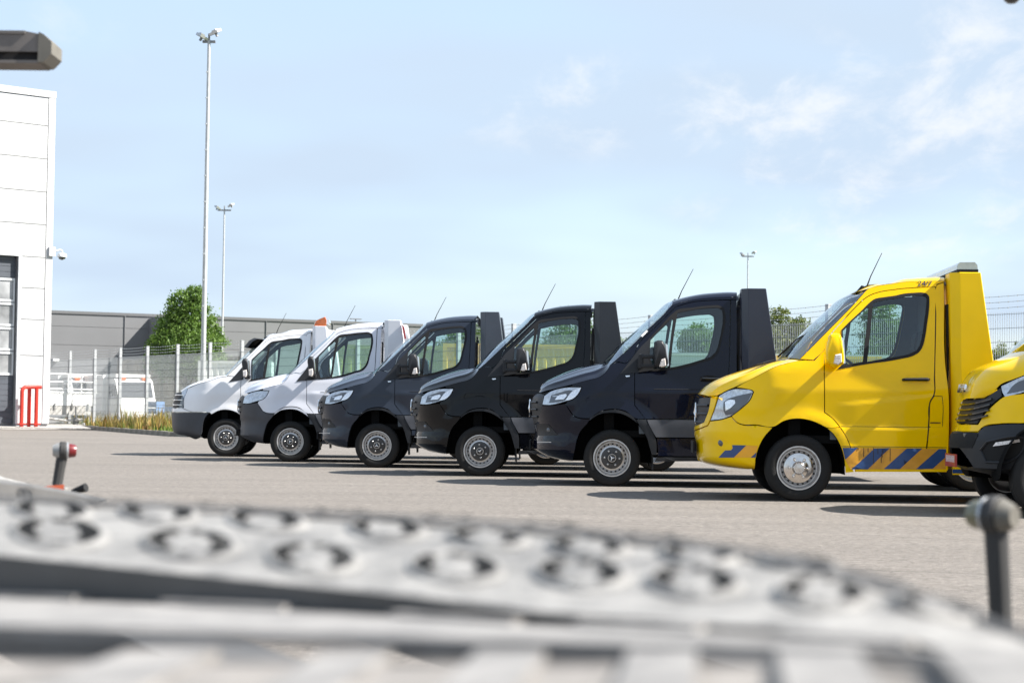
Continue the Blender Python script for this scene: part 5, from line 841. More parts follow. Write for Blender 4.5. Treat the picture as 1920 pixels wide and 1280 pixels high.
def new_truck(idx, T, label, paint_m, tower_m, tower, bare, mirror_arm=True, bed='steel_d'):
    ox, oy, yw = T; D = OUT['new_model']; B = 'new_model'; Y = BODY[B]
    r = thing('flatbed_truck', label, 'truck', (ox, oy, 0), -R_(yw), 'recovery trucks parked in a row'); P = paint_m; BP = M['plastic_mid'] if bare else P
    full_panel(r, 'bumper', B, 'bumper', D['bumper'], BP); side_pair(r, 'front_fender', B, 'fender', D['fender'], P); side_pair(r, 'arch_trim', B, 'flare', D['flare'], P if bare else M['plastic']); side_pair(r, 'lower_fender', B, 'lf', D['lower_fender'], M['plastic'])
    g = full_panel(r, 'grille', B, 'grille', D['grille'], M['plastic'], -.014); grille_parts(g, B, (.83, .92, 1.01), -.010, .48, .94, .105, M['plastic'])
    hl = side_pair(r, 'headlight', B, 'hl', D['headlight'], M['lens'])
    side_pair(r, 'headlight_seal', B, 'hls', grow(D['headlight'], .006), M['hole'], (), -.008, 0, 0)
    if not bare:
        side_pair(r, 'headlight_inner', B, 'hld', D['headlight_dark'], M['lensdark'], (), .003, 0, 0, parents=hl); side_pair(r, 'running_light', B, 'hldrl', D['headlight_drl'], M['lensbright'], (), .005, 0, 0, parents=hl); side_pair(r, 'headlight_reflector', B, 'hll', D['headlight_lamp'], M['lensbright'], (), .006, 0, 0, parents=hl)
        side_pair(r, 'fog_pocket', B, 'fp', D['fog_pocket'], M['plastic'], (), .004, 0, 0); fog_lamps(r, B, D); side_pair(r, 'bumper_valance', B, 'val', D['valance'], P, (), .006, .012, 0)
        side_pair(r, 'cab_badge', B, 'badge', [(.15, 1.342), (.205, 1.345), (.205, 1.332), (.165, 1.325)], M['chrome'], (), .004, 0, 0)
        obj('parking_sensor_strip', MB().box(-.91, -.74, -.903, -.896, .522, .530).mesh('parking_sensor_strip'), M['rim'], r)
    obj('number_plate', MB().box(-1.03, -1.01, -.26, .26, .42, .54).mesh('number_plate'), M['rubber'], r)
    obj('bonnet', cached((B, 'bonnet'), lambda: loft_mb(Y, D['bonnet_side'], D['bonnet_mid'], 2.8, 101, 30, ridge=.020).mesh('bonnet', True)), P, r)
    dl = side_pair(r, 'door', B, 'door', D['door'], P, [D['window_frame']], grid=.028); side_pair(r, 'cab_pillar', B, 'pillar', D['pillar'], P); side_pair(r, 'rear_quarter_panel', B, 'quarter', D['quarter'], P)
    side_pair(r, 'side_moulding', B, 'mould', D['moulding'], M['plastic_mid'], (), .006, .02); side_pair(r, 'sill', B, 'sill', D['sill'], P); side_pair(r, 'sill_step', B, 'sill_low', D['sill_low'], M['plastic'])
    side_pair(r, 'window_frame', B, 'wf', grow(D['window_frame'], .006), M['rubber'], [D['main_glass'], D['quarter_glass']], .004, .02, 0)
    side_pair(r, 'door_window', B, 'mg', grow(D['main_glass'], .004), M['glass'], (), -.006, 0, 0); side_pair(r, 'quarter_window', B, 'qg', grow(D['quarter_glass'], .004), M['glass'], (), -.006, 0, 0)
    side_pair(r, 'mirror_sail', B, 'sail', D['sail'], M['plastic'], (), .007, .012, 0)
    obj('roof', cached((B, 'roof'), lambda: loft_mb(Y, D['roof_side'], D['roof_mid'], 10.0, 41).mesh('roof', True)), P, r)
    obj('windscreen', cached((B, 'scr'), lambda: loft_mb(Y, D['screen_side'], D['screen_mid'], 2.4, s0=-.965, s1=.965).mesh('windscreen', True)), M['screen'], r)
    for s in (-1, 1): obj('windscreen_border', cached((B, 'frit', s), lambda: loft_mb(Y, D['screen_side'], D['screen_mid'], 2.4, 5, s0=min(s*.96, s), s1=max(s*.96, s), off=.001).mesh('windscreen_border', True)), M['blackgloss'], r)
    obj('wiper', cached((B, 'wip'), lambda: MB().tube([(-.10, .35, 1.54), (.08, -.05, 1.73), (.14, -.32, 1.77)], .012, 5).tube([(-.09, -.4, 1.52), (.02, -.2, 1.63)], .012, 5).mesh('wiper')), M['rubber'], r)
    yy = float(Y.Y(1.2, 1.31))
    for i, s in enumerate((-1, 1)):
        obj('door_handle', cached((B, 'hd', s), lambda: MB().tube([(1.06, s*(yy+.003), 1.305), (1.085, s*(yy+.034), 1.315), (1.20, s*(yy+.042), 1.312), (1.30, s*(yy+.032), 1.315), (1.318, s*(yy+.002), 1.315)], [.016, .019, .020, .019, .016], 8).mesh('door_handle', True)), M['blackgloss'], dl[i])
    decal(r, 'handle_cup', B, 'cup', D['handle'], M['hole'], .003)
    obj('door_reflection_line', cached((B, 'crease'), lambda: MB().tube([(x, -float(Y.Y(x, 1.183))-.001, 1.183) for x in np.linspace(.5, 1.38, 16)], .004, 4, False).mesh('door_reflection_line')), M['hole'], r)  # dark line draws the thin reflection along the door
    cab_interior(r, D, B); cab_rear(r, B, 1.504, .60, 2.31, P, 2.385); wheelhouse(r, B, D)
    dd = dict(D) if mirror_arm else OUT['crafter']
    for s in (-1, 1): mirror_unit(r, dd, M['plastic'], M['clearlamp'], s=s)
    fl = pillow(D['flap'], [(-.965, 1), (-.75, 1)])
    for s in (0, 1): obj('mud_flap', cached((B, 'flap', s), lambda: (fl if s == 0 else mirrored(fl)).mesh('mud_flap', True)), M['plastic'], r)
    antenna(r, [(.72, 2.285), (.81, 2.33), (.9, 2.5), (1.0, 2.70)], -.25)
    add_wheel(r, .0, -.86, .345, False, turn=idx*.7); add_wheel(r, .0, .86, .345, True)
    chassis(r, D, 4.325, M[bed], tower_m, tower, tower_m)
    return r

def trucks():
    TW = (1.545, 1.622, 1.838, 2.412, 2.12)
    new_truck(5, (1.269, 23.595, 2.50), 'glossy navy blue truck directly left of the yellow one, white sticker on its windscreen', M['navy'], M['tower_navy'], TW, False)
    r5 = bpy.data.objects['flatbed_truck'] if False else None
    new_truck(4, (-0.387, 26.610, 2.00), 'glossy black truck between the slate grey and the navy blue trucks', M['black'], M['tower_black'], TW, False)
    new_truck(3, (-2.048, 29.917, 1.50), 'dark slate grey truck with grey headboard next to the white trucks', M['grey'], M['tower_grey'], (1.576, 1.655, 1.87, 2.432, 2.14), False)
    r2 = new_truck(2, (-3.720, 32.553, 0.50), 'cool white truck with bare dark grey bumper and red lamp on its headboard', M['silver_white'], M['tower_white'], (1.561, 1.627, 1.838, 2.415, 2.13), True, False)
    obj('headboard_red_lamp', MB().prism([(1.862, 2.34), (1.905, 2.30), (1.945, 2.10), (1.91, 2.10)], -1.05, -.93).mesh('headboard_red_lamp'), M['red'], r2)
trucks()
for o in bpy.data.objects:
    if o.get('label', '').startswith('glossy navy'):
        side_pair(o, 'windscreen_sticker', 'new_model', 'sticker', [(.335, 1.830), (.405, 1.900), (.425, 1.885), (.355, 1.812)], M['whiteprint'], (), .012, .0, 0, near_only=True)
truck6()

def truck1():
    ox, oy, yw = (-5.294, 35.649, -0.50)
    r = thing('flatbed_truck', 'pure white older truck at the far left end with orange beacon and black sun visor', 'truck', (ox, oy, 0), -R_(yw), 'recovery trucks parked in a row'); r.scale = (1.015, 1.015, 1.02)
    D = OUT['old_model']; Q = OUT['crafter']; B = 'crafter'; P = M['white']; old_cab(r, P, True, False, None, M['clearlamp'])
    full_panel(r, 'bumper', B, 'bumper', [(-1.25, p[1]) if p[0] < -.99 else tuple(p) for p in Q['bumper']], M['plastic_mid'])
    arch = [tuple(p) for p in D['arch']]
    dback = [(p[0], p[1]) for p in D['fender'] if p[0] > .15 and p[1] > .77]
    fend = [(-.800, 1.051), (-.753, 1.171), (-.740, 1.228), (-.542, 1.309), (-.33, 1.367), (-.138, 1.435), (.012, 1.453)]+dback+[(.345, .856), (.417, .772), (.28, .761), (.227, .788), (.107, .835), (-.024, .851), (-.155, .825), (-.262, .764), (-.305, .80), (-.513, .806), (-.604, .803), (-.803, .86), (-.803, .92)]
    seen = []; [seen.append(p) for p in fend if p not in seen]
    side_pair(r, 'front_fender', B, 'fender', seen, P); full_panel(r, 'bumper_strip', B, 'strip', [(-1.25, .868), (-.921, .868), (-.827, .868), (-.803, .858), (-.604, .80), (-1.25, .795)], P, .0)
    g = full_panel(r, 'grille', B, 'grille', [(-1.25, .874), (-1.25, 1.127), (-1.20, 1.171), (-.865, 1.171), (-.917, .875)], M['plastic'], -.012)
    for z in (.93, 1.02, 1.11):
        pts = [(float(np.interp(abs(t), PYT, PXT))+float(BODY[B].xf(z))+.004, t, z) for t in np.linspace(-.80, .80, 17)]; obj('grille_bar', MB().tube(pts, .012, 5).mesh('grille_bar', True), M['chrome'], g)
    hl = side_pair(r, 'headlight', B, 'hl', Q['headlight'], M['lensdark']); side_pair(r, 'headlight_lens', B, 'hlt', Q['lens_top'], M['lens'], (), .003, .01, 0, parents=hl)
    obj('bonnet', loft_mb(BODY[B], [(-.86, 1.175), (-.746, 1.236), (-.542, 1.315), (-.331, 1.373), (-.139, 1.44), (.012, 1.465)], [(-.96, 1.19), (-.821, 1.282), (-.669, 1.343), (-.452, 1.418), (-.235, 1.47), (-.11, 1.50)], 3.2, 101, 28, ridge=.012).mesh('bonnet', True), P, r)
    side_pair(r, 'mirror_sail', B, 'sail', [(.034, 1.352), (.162, 1.495), (.28, 1.64), (.30, 1.52), (.30, 1.40)], M['plastic'], (), .007, .012, 0)
    wheelhouse(r, 'old_model', D); antenna(r, [(.72, 2.25), (.80, 2.29), (.9, 2.5), (.985, 2.66)], -.25)
    V = np.array([(.335, 2.02), (.43, 2.14), (.52, 2.19), (.66, 2.175), (.60, 2.10), (.50, 2.02)]); m = MB(); rows = []
    for y in np.linspace(-.80, .80, 17): k = -.14*(1-(abs(y)/.8)**2.2); rows.append([(p[0]+k, y, p[1]-.10*(abs(y)/.8)**3*.4) for p in np.concatenate([V, V[:1]])])
    m.grid(rows); obj('sun_visor', m.mesh('sun_visor', True, True), M['rubber'], r)
    chassis(r, D, 4.325, M['steel_d'], M['tower_white'], (1.545, 1.60, 1.80, 2.392, 2.05), M['tower_white'])
    for s in (-1,):
        b = obj('beacon_light', pillow([(1.58, 2.415), (1.60, 2.47), (1.70, 2.535), (1.775, 2.565), (1.81, 2.50), (1.80, 2.41)], [(s*1.0, .92), (s*.98, 1), (s*.74, 1), (s*.72, .92)]).mesh('beacon_light', True, True), M['amber'], r)
        obj('beacon_base', MB().box(1.585, 1.80, min(s*.73, s*.99), max(s*.73, s*.99), 2.392, 2.418).mesh('beacon_base'), M['orange'], b); obj('beacon_cap', pillow([(1.79, 2.43), (1.785, 2.56), (1.825, 2.54), (1.865, 2.47), (1.86, 2.42)], [(s*.99, .95), (s*.72, .95)]).mesh('beacon_cap', True), M['lensbright'], b)
truck1()

OUT['daily']['xf'] = [(z, x-.04) for z, x in OUT['daily']['xf']]; BODY['daily'] = Body('daily', bulge_zero)
def truck7():
    ox, oy, yw = (4.837, 17.490, 3.00); D = OUT['old_model']; V = OUT['daily']; B = 'daily'; P = M['yellow']
    r = thing('van', 'yellow van nose with black bumper and chrome lettering cut off by the right edge', 'van', (ox, oy, 0), -R_(yw)); Y = BODY[B]
    full_panel(r, 'bumper', B, 'bumper', [(-.75, .69), (-.70, .765), (-.63, .748)]+[tuple(p) for p in V['bumper'][4:16]]+[(-.62, .393), (-.72, .40)], M['plastic'])
    full_panel(r, 'lower_grille', B, 'rec', [(-.72, .735), (-.61, .752), (-.56, .746), (-.605, .603), (-.75, .595)], M['hole'], .004)
    obj('tow_eye_bracket', MB().box(-.655, -.615, -.36, -.31, .60, .74).mesh('tow_eye_bracket'), M['steel_d'], r)
    gp = [(-.66, 1.05), (-.488, 1.063), (-.436, 1.114), (-.379, 1.164), (-.377, 1.078), (-.431, 1.025), (-.502, .93), (-.555, .829), (-.72, .83)]
    g = full_panel(r, 'grille', B, 'grille', gp, M['plastic'], .0)
    for i, z in enumerate((.855, .905, .955, 1.005)):
        pts = []
        for t in np.linspace(-.60, .60, 17): pts.append((float(np.interp(abs(t)/.97, PYT, PXT))+float(Y.xf(z))-.012, t, z+.05*(abs(t)/.6)**3))
        obj('grille_bar', MB().tube(pts, .011, 5).mesh('grille_bar', True), M['blackgloss'], g)
    under = [(-.72, .82), (-.556, .823), (-.502, .923), (-.427, 1.02), (-.373, 1.072), (-.213, 1.109), (-.072, 1.171), (-.078, .97), (-.125, .848), (-.223, .839), (-.41, .831), (-.514, .807), (-.556, .758), (-.72, .75)]
    full_panel(r, 'front_panel', B, 'under', under, P)
    hl = side_pair(r, 'headlight', B, 'hl', V['headlight'], M['lens']); side_pair(r, 'headlight_inner', B, 'hld', [(-.345, 1.10), (-.28, 1.19), (-.185, 1.235), (-.11, 1.25), (-.09, 1.20), (-.21, 1.135)], M['lensdark'], (), .003, 0, 0, parents=hl)
    fp = side_pair(r, 'fog_pocket', B, 'fp', V['fog_pocket'], M['hole'], (), .004, 0, 0); side_pair(r, 'fog_lamp', B, 'fl', V['fog_lamp'], M['clearlamp'], (), .012, .01, 0, parents=fp)
    ro = smooth_poly(V['fog_pocket']); obj('fog_trim', MB().tube([tuple(Y.pts(np.array([p]), .008)[0][0]) for p in np.concatenate([ro, ro[:1]])], .012, 6, False).mesh('fog_trim', True), M['plastic'], r)
    obj('bonnet', loft_mb(Y, [(-.495, 1.066), (-.44, 1.114), (-.378, 1.19), (-.295, 1.23), (-.20, 1.272), (-.09, 1.33), (.012, 1.44)], [(-.612, 1.06), (-.597, 1.115), (-.575, 1.198), (-.495, 1.315), (-.312, 1.41), (-.18, 1.465), (-.11, 1.50)], 3.4, 41, 34).mesh('bonnet', True), P, r)
    dback = [(p[0], p[1]) for p in D['fender'] if p[0] > .15 and p[1] > .77]; seen = []
    for p in [(-.045, 1.269), (-.09, 1.33), (.012, 1.45)]+dback+[(.345, .856), (.417, .772), (.28, .761), (.20, .79), (.107, .83), (-.024, .848), (-.085, .842), (-.078, .97), (-.071, 1.188)]:
        if p not in seen: seen.append(p)
    side_pair(r, 'front_fender', B, 'fender', seen, P)
    dl = side_pair(r, 'door', 'old_model', 'door', D['door'], P, [D['window_frame']]); side_pair(r, 'cab_pillar', 'old_model', 'pillar', D['pillar'], P); side_pair(r, 'rear_quarter_panel', 'old_model', 'quarter', D['quarter'], P); side_pair(r, 'sill', 'old_model', 'sill', D['sill'], P); side_pair(r, 'lower_fender', 'old_model', 'lower_fender', D['lower_fender'], P)
    side_pair(r, 'window_frame', 'old_model', 'wf', D['window_frame'], M['blackgloss']); side_pair(r, 'door_window', 'old_model', 'mg', D['main_glass'], M['glass'])
    obj('roof', PCACHE[('old_model', 'roof')], P, r); obj('windscreen', PCACHE[('old_model', 'scr')], M['screen'], r); cab_interior(r, D, 'old_model'); cab_rear(r, 'old_model', 1.508, .34, 2.28, P, 2.35)
    ty = -.30; tx = float(np.interp(abs(ty)/.97, PYT, PXT))+float(Y.xf(1.13))
    tm = text_mesh('IVECO', .115, 'chrome_lettering', 0, .010, 'CENTER'); obj('chrome_lettering', tm, M['chrome'], r, (-.617, 0, 1.118), (R_(78), 0, R_(-90)))
    obj('number_plate', MB().box(-.718, -.702, -.26, .26, .425, .545).mesh('number_plate'), M['plate'], r)
    for y in np.linspace(-.19, .19, 7): obj('plate_print', cached('plate_print', lambda: MB().box(-.0005, .0005, -.019, -.006, 0, .062).box(-.0005, .0005, .006, .019, 0, .062).box(-.0004, .0006, -.006, .006, .024, .038).mesh('plate_print')), M['whiteprint'], r, (-.7186, float(y), .468))
    wheelhouse(r, 'old_model', D); add_wheel(r, 0, -.86, .345); add_wheel(r, 0, .86, .345, True); chassis(r, D, 4.1, M['steel_d'], M['tower_yellow'], (1.60, 1.70, 1.90, 1.2, 2.0), M['tower_yellow'])
M['plate'] = mat('red_number_plate', (.45, .02, .015), .4, coat=.4)
truck7()

# ------------------------------------------------------------------ the trailer deck right in front of the lens
def trailer():
    t = thing('car_trailer', 'pale aluminium car trailer deck with punched holes filling the near foreground', 'trailer', (0, 0, 0))
    near = [(-0.6348, 1.93, 0.7357), (-0.4948, 1.82, 0.7358), (-0.35, 1.7206, 0.7334), (-0.2189, 1.6212, 0.7322), (-0.0832, 1.5053, 0.7324), (0.0184, 1.4059, 0.7312), (0.1197, 1.29, 0.7374), (0.1883, 1.2122, 0.7417), (0.2422, 1.1415, 0.744), (0.2881, 1.0707, 0.742), (0.3259, 1.0, 0.7386)]; far = [(-0.8008, 2.43, 0.7617), (-0.631, 2.3152, 0.7636), (-0.4511, 2.2101, 0.7638), (-0.2856, 2.1051, 0.7642), (-0.1096, 1.9635, 0.7652), (0.0229, 1.8205, 0.7668), (0.1528, 1.6536, 0.7647), (0.2346, 1.5122, 0.7602), (0.293, 1.3815, 0.7504), (0.3392, 1.2607, 0.7361), (0.3715, 1.14, 0.722)]; drop = [(-0.6349, 1.934, 0.686), (-0.495, 1.824, 0.6957), (-0.3502, 1.7246, 0.7016), (-0.219, 1.6252, 0.7079), (-0.0832, 1.5093, 0.7149), (0.0186, 1.4099, 0.7204), (0.1201, 1.294, 0.7311), (0.1889, 1.2162, 0.7372), (0.2431, 1.1455, 0.7407), (0.2892, 1.0747, 0.7393), (0.3272, 1.004, 0.7361)]; ledge = [(-0.4263, 1.3, 0.7283), (-0.3415, 1.26, 0.7331), (-0.2468, 1.2169, 0.7368), (-0.1579, 1.1738, 0.7406), (-0.0617, 1.1234, 0.7453), (0.0143, 1.0803, 0.7496), (0.0956, 1.03, 0.7548), (0.153, 0.9844, 0.7599), (0.2001, 0.9429, 0.7646), (0.2426, 0.9015, 0.7617), (0.2803, 0.86, 0.7572)]
    near, far, drop, ledge = map(np.array, (near, far, drop, ledge))
    m = MB(); rows = [near*(1-u)+far*u for u in np.linspace(0, 1, 9)]; m.grid(rows)
    lip = far+np.array([.02, .03, -.006]); m.grid([far, lip, lip-np.array([0, 0, .05])]); obj('deck_plate', m.mesh('deck_plate', True), M['ramp'], t)
    obj('edge_shadow_line', MB().grid([far+np.array([0, -.004, .004]), far+np.array([-.004, -.012, .007]), far+np.array([-.010, -.02, .003])]).mesh('edge_shadow_line', True), M['ramp_d'], t)  # dark strip paints the shadow line along the plate's far edge
    obj('front_face', MB().grid([near, near*.5+drop*.5, drop]).mesh('front_face', True), M['ramp_d'], t); obj('ledge', MB().grid([drop, ledge, ledge-np.array([0, 0, .004])]).mesh('ledge', True), M['ramp_rib'], t)  # front face coloured darker than the plate to carry its shade
    obj('ledge_shadow_gap', MB().grid([ledge-np.array([0, 0, .003]), ledge+np.array([-.001, -.001, -.007])]).mesh('ledge_shadow_gap'), M['ramp_gap'], t)
    # punched and dimpled holes on the plate
    n = np.cross(near[-1]-near[0], far[0]-near[0]); n = n/np.linalg.norm(n); n = n if n[2] > 0 else -n
    collar = {}
    for (c, e1, e2, far_row) in [([-0.4765, 1.9769, 0.7467], [0.0497, -0.0287, -0.0002], [-0.026, 0.1069, 0.0063], 0), ([-0.3182, 1.8619, 0.745], [0.0453, -0.0287, 0.0], [-0.0158, 0.0915, 0.0059], 0), ([-0.1819, 1.73, 0.7428], [0.0391, -0.0264, 0.0006], [-0.0088, 0.0822, 0.0056], 0), ([-0.0472, 1.6248, 0.7442], [0.0357, -0.0272, 0.0007], [-0.0021, 0.0669, 0.0052], 0), ([0.0578, 1.5406, 0.7475], [0.0316, -0.0324, 0.0012], [0.0021, 0.0604, 0.005], 0), ([0.1423, 1.4482, 0.7501], [0.0282, -0.0264, 0.0009], [0.0057, 0.0595, 0.0044], 0), ([0.2278, 1.3595, 0.7512], [0.0273, -0.0098, -0.0005], [0.0103, 0.0621, 0.0034], 0), ([0.3031, 1.3185, 0.7454], [0.0273, -0.0009, -0.0052], [0.0095, 0.0473, 0.0007], 0), ([-0.5351, 2.1824, 0.7584], [0.0463, -0.0278, -0.0001], [-0.0211, 0.0856, 0.005], 0), ([-0.3999, 2.1274, 0.7603], [0.0437, -0.0314, -0.0002], [-0.0148, 0.0777, 0.0049], 0), ([-0.2632, 2.018, 0.7591], [0.041, -0.0333, 0.0002], [-0.0092, 0.0697, 0.0046], 0), ([-0.1253, 1.8967, 0.7591], [0.0356, -0.0296, 0.0005], [-0.0043, 0.0634, 0.0045], 0), ([-0.0217, 1.7824, 0.7592], [0.0326, -0.0316, 0.0005], [-0.0008, 0.0528, 0.0043], 0), ([0.0702, 1.6782, 0.7596], [0.0295, -0.0283, 0.0006], [0.0019, 0.0485, 0.004], 0), ([0.1602, 1.5863, 0.7606], [0.026, -0.023, 0.0002], [0.0046, 0.0461, 0.0034], 0), ([0.2337, 1.5134, 0.7602], [0.0246, -0.0153, -0.0017], [0.004, 0.0317, 0.0019], 0), ([0.2804, 1.4359, 0.7538], [0.0176, -0.0302, -0.0027], [0.0005, 0.0097, 0.0005], 0), ([-0.4762, 2.2366, 0.7646], [0.0386, -0.0264, -0.0001], [-0.0076, 0.0355, 0.0022], 1), ([-0.3295, 2.1577, 0.7659], [0.0354, -0.0255, -0.0001], [-0.0033, 0.0211, 0.0014], 1), ([-0.1839, 2.0384, 0.7659], [0.0328, -0.0295, -0.0], [-0.0028, 0.0305, 0.0021], 1), ([-0.0632, 1.9252, 0.7667], [0.0289, -0.0281, 0.0006], [-0.0011, 0.032, 0.0024], 1), ([0.0388, 1.8116, 0.7675], [0.0254, -0.0236, 0.0003], [0.0006, 0.0295, 0.0025], 1), ([0.1284, 1.6992, 0.7661], [0.0223, -0.0229, -0.0], [0.0018, 0.0243, 0.0019], 1), ([0.2018, 1.5972, 0.7638], [0.0206, -0.025, -0.0006], [0.0012, 0.0095, 0.0006], 1)]:                                  # a punched ring: bright centre, raised lip, grimy slots with shade painted in
        c, e1, e2 = map(np.array, (c, e1, e2)); c = c+n*.001
        k = MB(); k.grid([[c+(e1*math.cos(a)+e2*math.sin(a))*rr+n*hh for a in np.linspace(0, 2*math.pi, 29)] for rr, hh in ((1.26, .0), (1.16, .003), (1.06, .0035), (1.0, .002))])
        k.grid([[c+(e1*math.cos(a)+e2*math.sin(a))*rr+n*hh for a in np.linspace(0, 2*math.pi, 29)] for rr, hh in ((1.01, .0015), (.60, .0015), (.3, .003), (.01, .003))])
        if not far_row: obj('dimple', k.mesh('dimple', True), M['ramp'], t)
        j = random.uniform(-.25, .25)
        for a0, a1, r0, r1 in ((2.05+j, 2.75, .64, 1.04), (2.85, 3.45+j, .58, 1.06), (3.55, 4.15, .66, 1.02), (-.95, -.40, .66, 1.02), (-.30, .30+j, .56, 1.06), (.42, 1.0, .64, 1.04), (1.20, 1.62+j, .74, 1.02), (4.45, 4.85+j, .88, 1.02)):
            s = MB(); s.grid([[c+(e1*math.cos(a)+e2*math.sin(a))*rr*random.uniform(.97, 1.03)+n*.0030 for a in np.linspace(a0, a1, 5)] for rr in (r0, r1)]); obj('punched_slot', s.mesh('punched_slot'), M['ramp_hole'], t)
    for P in [[[-0.4933, 0.9044, 0.7134], [-0.385, 0.8799, 0.7191], [-0.3493, 1.257, 0.7177], [-0.4579, 1.292, 0.712]], [[-0.2823, 0.8468, 0.7262], [-0.2166, 0.8246, 0.7309], [-0.1812, 1.1781, 0.7296], [-0.2468, 1.2098, 0.7249]], [[-0.1451, 0.7992, 0.7363], [-0.1038, 0.7837, 0.7395], [-0.0688, 1.1196, 0.7383], [-0.11, 1.1417, 0.7351]], [[-0.0523, 0.7636, 0.7437], [-0.0133, 0.7477, 0.747], [0.0212, 1.0682, 0.7459], [-0.0175, 1.0909, 0.7426]], [[0.0323, 0.7282, 0.751], [0.0686, 0.7113, 0.7544], [0.1025, 1.0162, 0.7534], [0.0665, 1.0403, 0.7499]], [[0.1069, 0.6901, 0.7586], [0.1451, 0.6675, 0.7631], [0.178, 0.9536, 0.7622], [0.1403, 0.9859, 0.7577]], [[0.1769, 0.6473, 0.7671], [0.2562, 0.5964, 0.7771], [0.2873, 0.852, 0.7763], [0.2093, 0.9247, 0.7662]]]:
        P = np.array(P); m = MB(); m.add([tuple(p) for p in P]+[tuple(p-np.array([0, 0, .02])) for p in P], [(0, 1, 2, 3), (0, 4, 5, 1), (1, 5, 6, 2), (2, 6, 7, 3), (3, 7, 4, 0)]); obj('deck_plank', m.mesh('deck_plank'), M['ramp_rib'], t)
    for G in [[[[-0.3524, 1.2447, 0.7111], [-0.2495, 1.1979, 0.7183]], [[-0.3591, 1.216, 0.7099], [-0.2552, 1.1703, 0.7171]], [[-0.3659, 1.1833, 0.7088], [-0.2612, 1.1388, 0.7161]], [[-0.3724, 1.1464, 0.7079], [-0.267, 1.1033, 0.7152]], [[-0.3782, 1.1054, 0.7073], [-0.2724, 1.0638, 0.7147]], [[-0.3831, 1.0603, 0.7073], [-0.2771, 1.0204, 0.7147]]], [[[-0.1836, 1.1665, 0.7231], [-0.112, 1.1305, 0.7285]], [[-0.1888, 1.1396, 0.7219], [-0.1166, 1.1044, 0.7274]], [[-0.1943, 1.1089, 0.7209], [-0.1215, 1.0746, 0.7264]], [[-0.1997, 1.0743, 0.7201], [-0.1264, 1.0411, 0.7256]], [[-0.2048, 1.0359, 0.7196], [-0.1312, 1.0039, 0.7252]], [[-0.2094, 0.9937, 0.7196], [-0.1356, 0.963, 0.7251]]], [[[-0.0707, 1.1087, 0.7318], [-0.0192, 1.0802, 0.7361]], [[-0.0749, 1.0831, 0.7307], [-0.023, 1.0553, 0.735]], [[-0.0794, 1.0539, 0.7298], [-0.027, 1.0269, 0.7341]], [[-0.0841, 1.021, 0.729], [-0.0313, 0.9949, 0.7333]], [[-0.0887, 0.9845, 0.7285], [-0.0356, 0.9593, 0.7329]], [[-0.0931, 0.9444, 0.7285], [-0.0399, 0.9201, 0.7328]]], [[[0.0197, 1.0577, 0.7394], [0.0652, 1.0301, 0.7434]], [[0.0163, 1.0334, 0.7384], [0.0622, 1.0064, 0.7425]], [[0.0125, 1.0055, 0.7374], [0.0588, 0.9792, 0.7416]], [[0.0085, 0.9741, 0.7367], [0.0552, 0.9487, 0.7408]], [[0.0044, 0.9393, 0.7363], [0.0513, 0.9148, 0.7404]], [[0.0002, 0.901, 0.7362], [0.0471, 0.8775, 0.7404]]], [[[0.1014, 1.0062, 0.7469], [0.1394, 0.9763, 0.7512]], [[0.0987, 0.983, 0.746], [0.1371, 0.9538, 0.7503]], [[0.0957, 0.9565, 0.7451], [0.1344, 0.928, 0.7494]], [[0.0923, 0.9267, 0.7444], [0.1313, 0.8991, 0.7487]], [[0.0886, 0.8936, 0.744], [0.1278, 0.867, 0.7483]], [[0.0845, 0.8571, 0.744], [0.1238, 0.8316, 0.7483]]], [[[0.1772, 0.9442, 0.7557], [0.2086, 0.9156, 0.7598]], [[0.1753, 0.9225, 0.7548], [0.207, 0.8945, 0.7589]], [[0.173, 0.8976, 0.754], [0.205, 0.8704, 0.7581]], [[0.1702, 0.8696, 0.7534], [0.2025, 0.8432, 0.7575]], [[0.1669, 0.8385, 0.753], [0.1994, 0.8131, 0.7571]], [[0.1631, 0.8043, 0.753], [0.1956, 0.7799, 0.7571]]]]:
        m = MB()
        for a, b in G: a, b = np.array(a), np.array(b); m.tube([a, b], .0011, 4, False)
        obj('grip_strip', m.mesh('grip_strip'), M['ramp_rib'], t)
    m = MB(); b0 = np.array([[-0.4168, 0.8906, 0.7078], [0.279, 0.5964, 0.7683], [0.3515, 0.8548, 0.7681], [-0.5351, 1.2962, 0.7023]]); m.add([tuple(p) for p in b0], [(0, 1, 2, 3)])
    obj('deck_floor', m.mesh('deck_floor'), M['ramp_gap'], t)
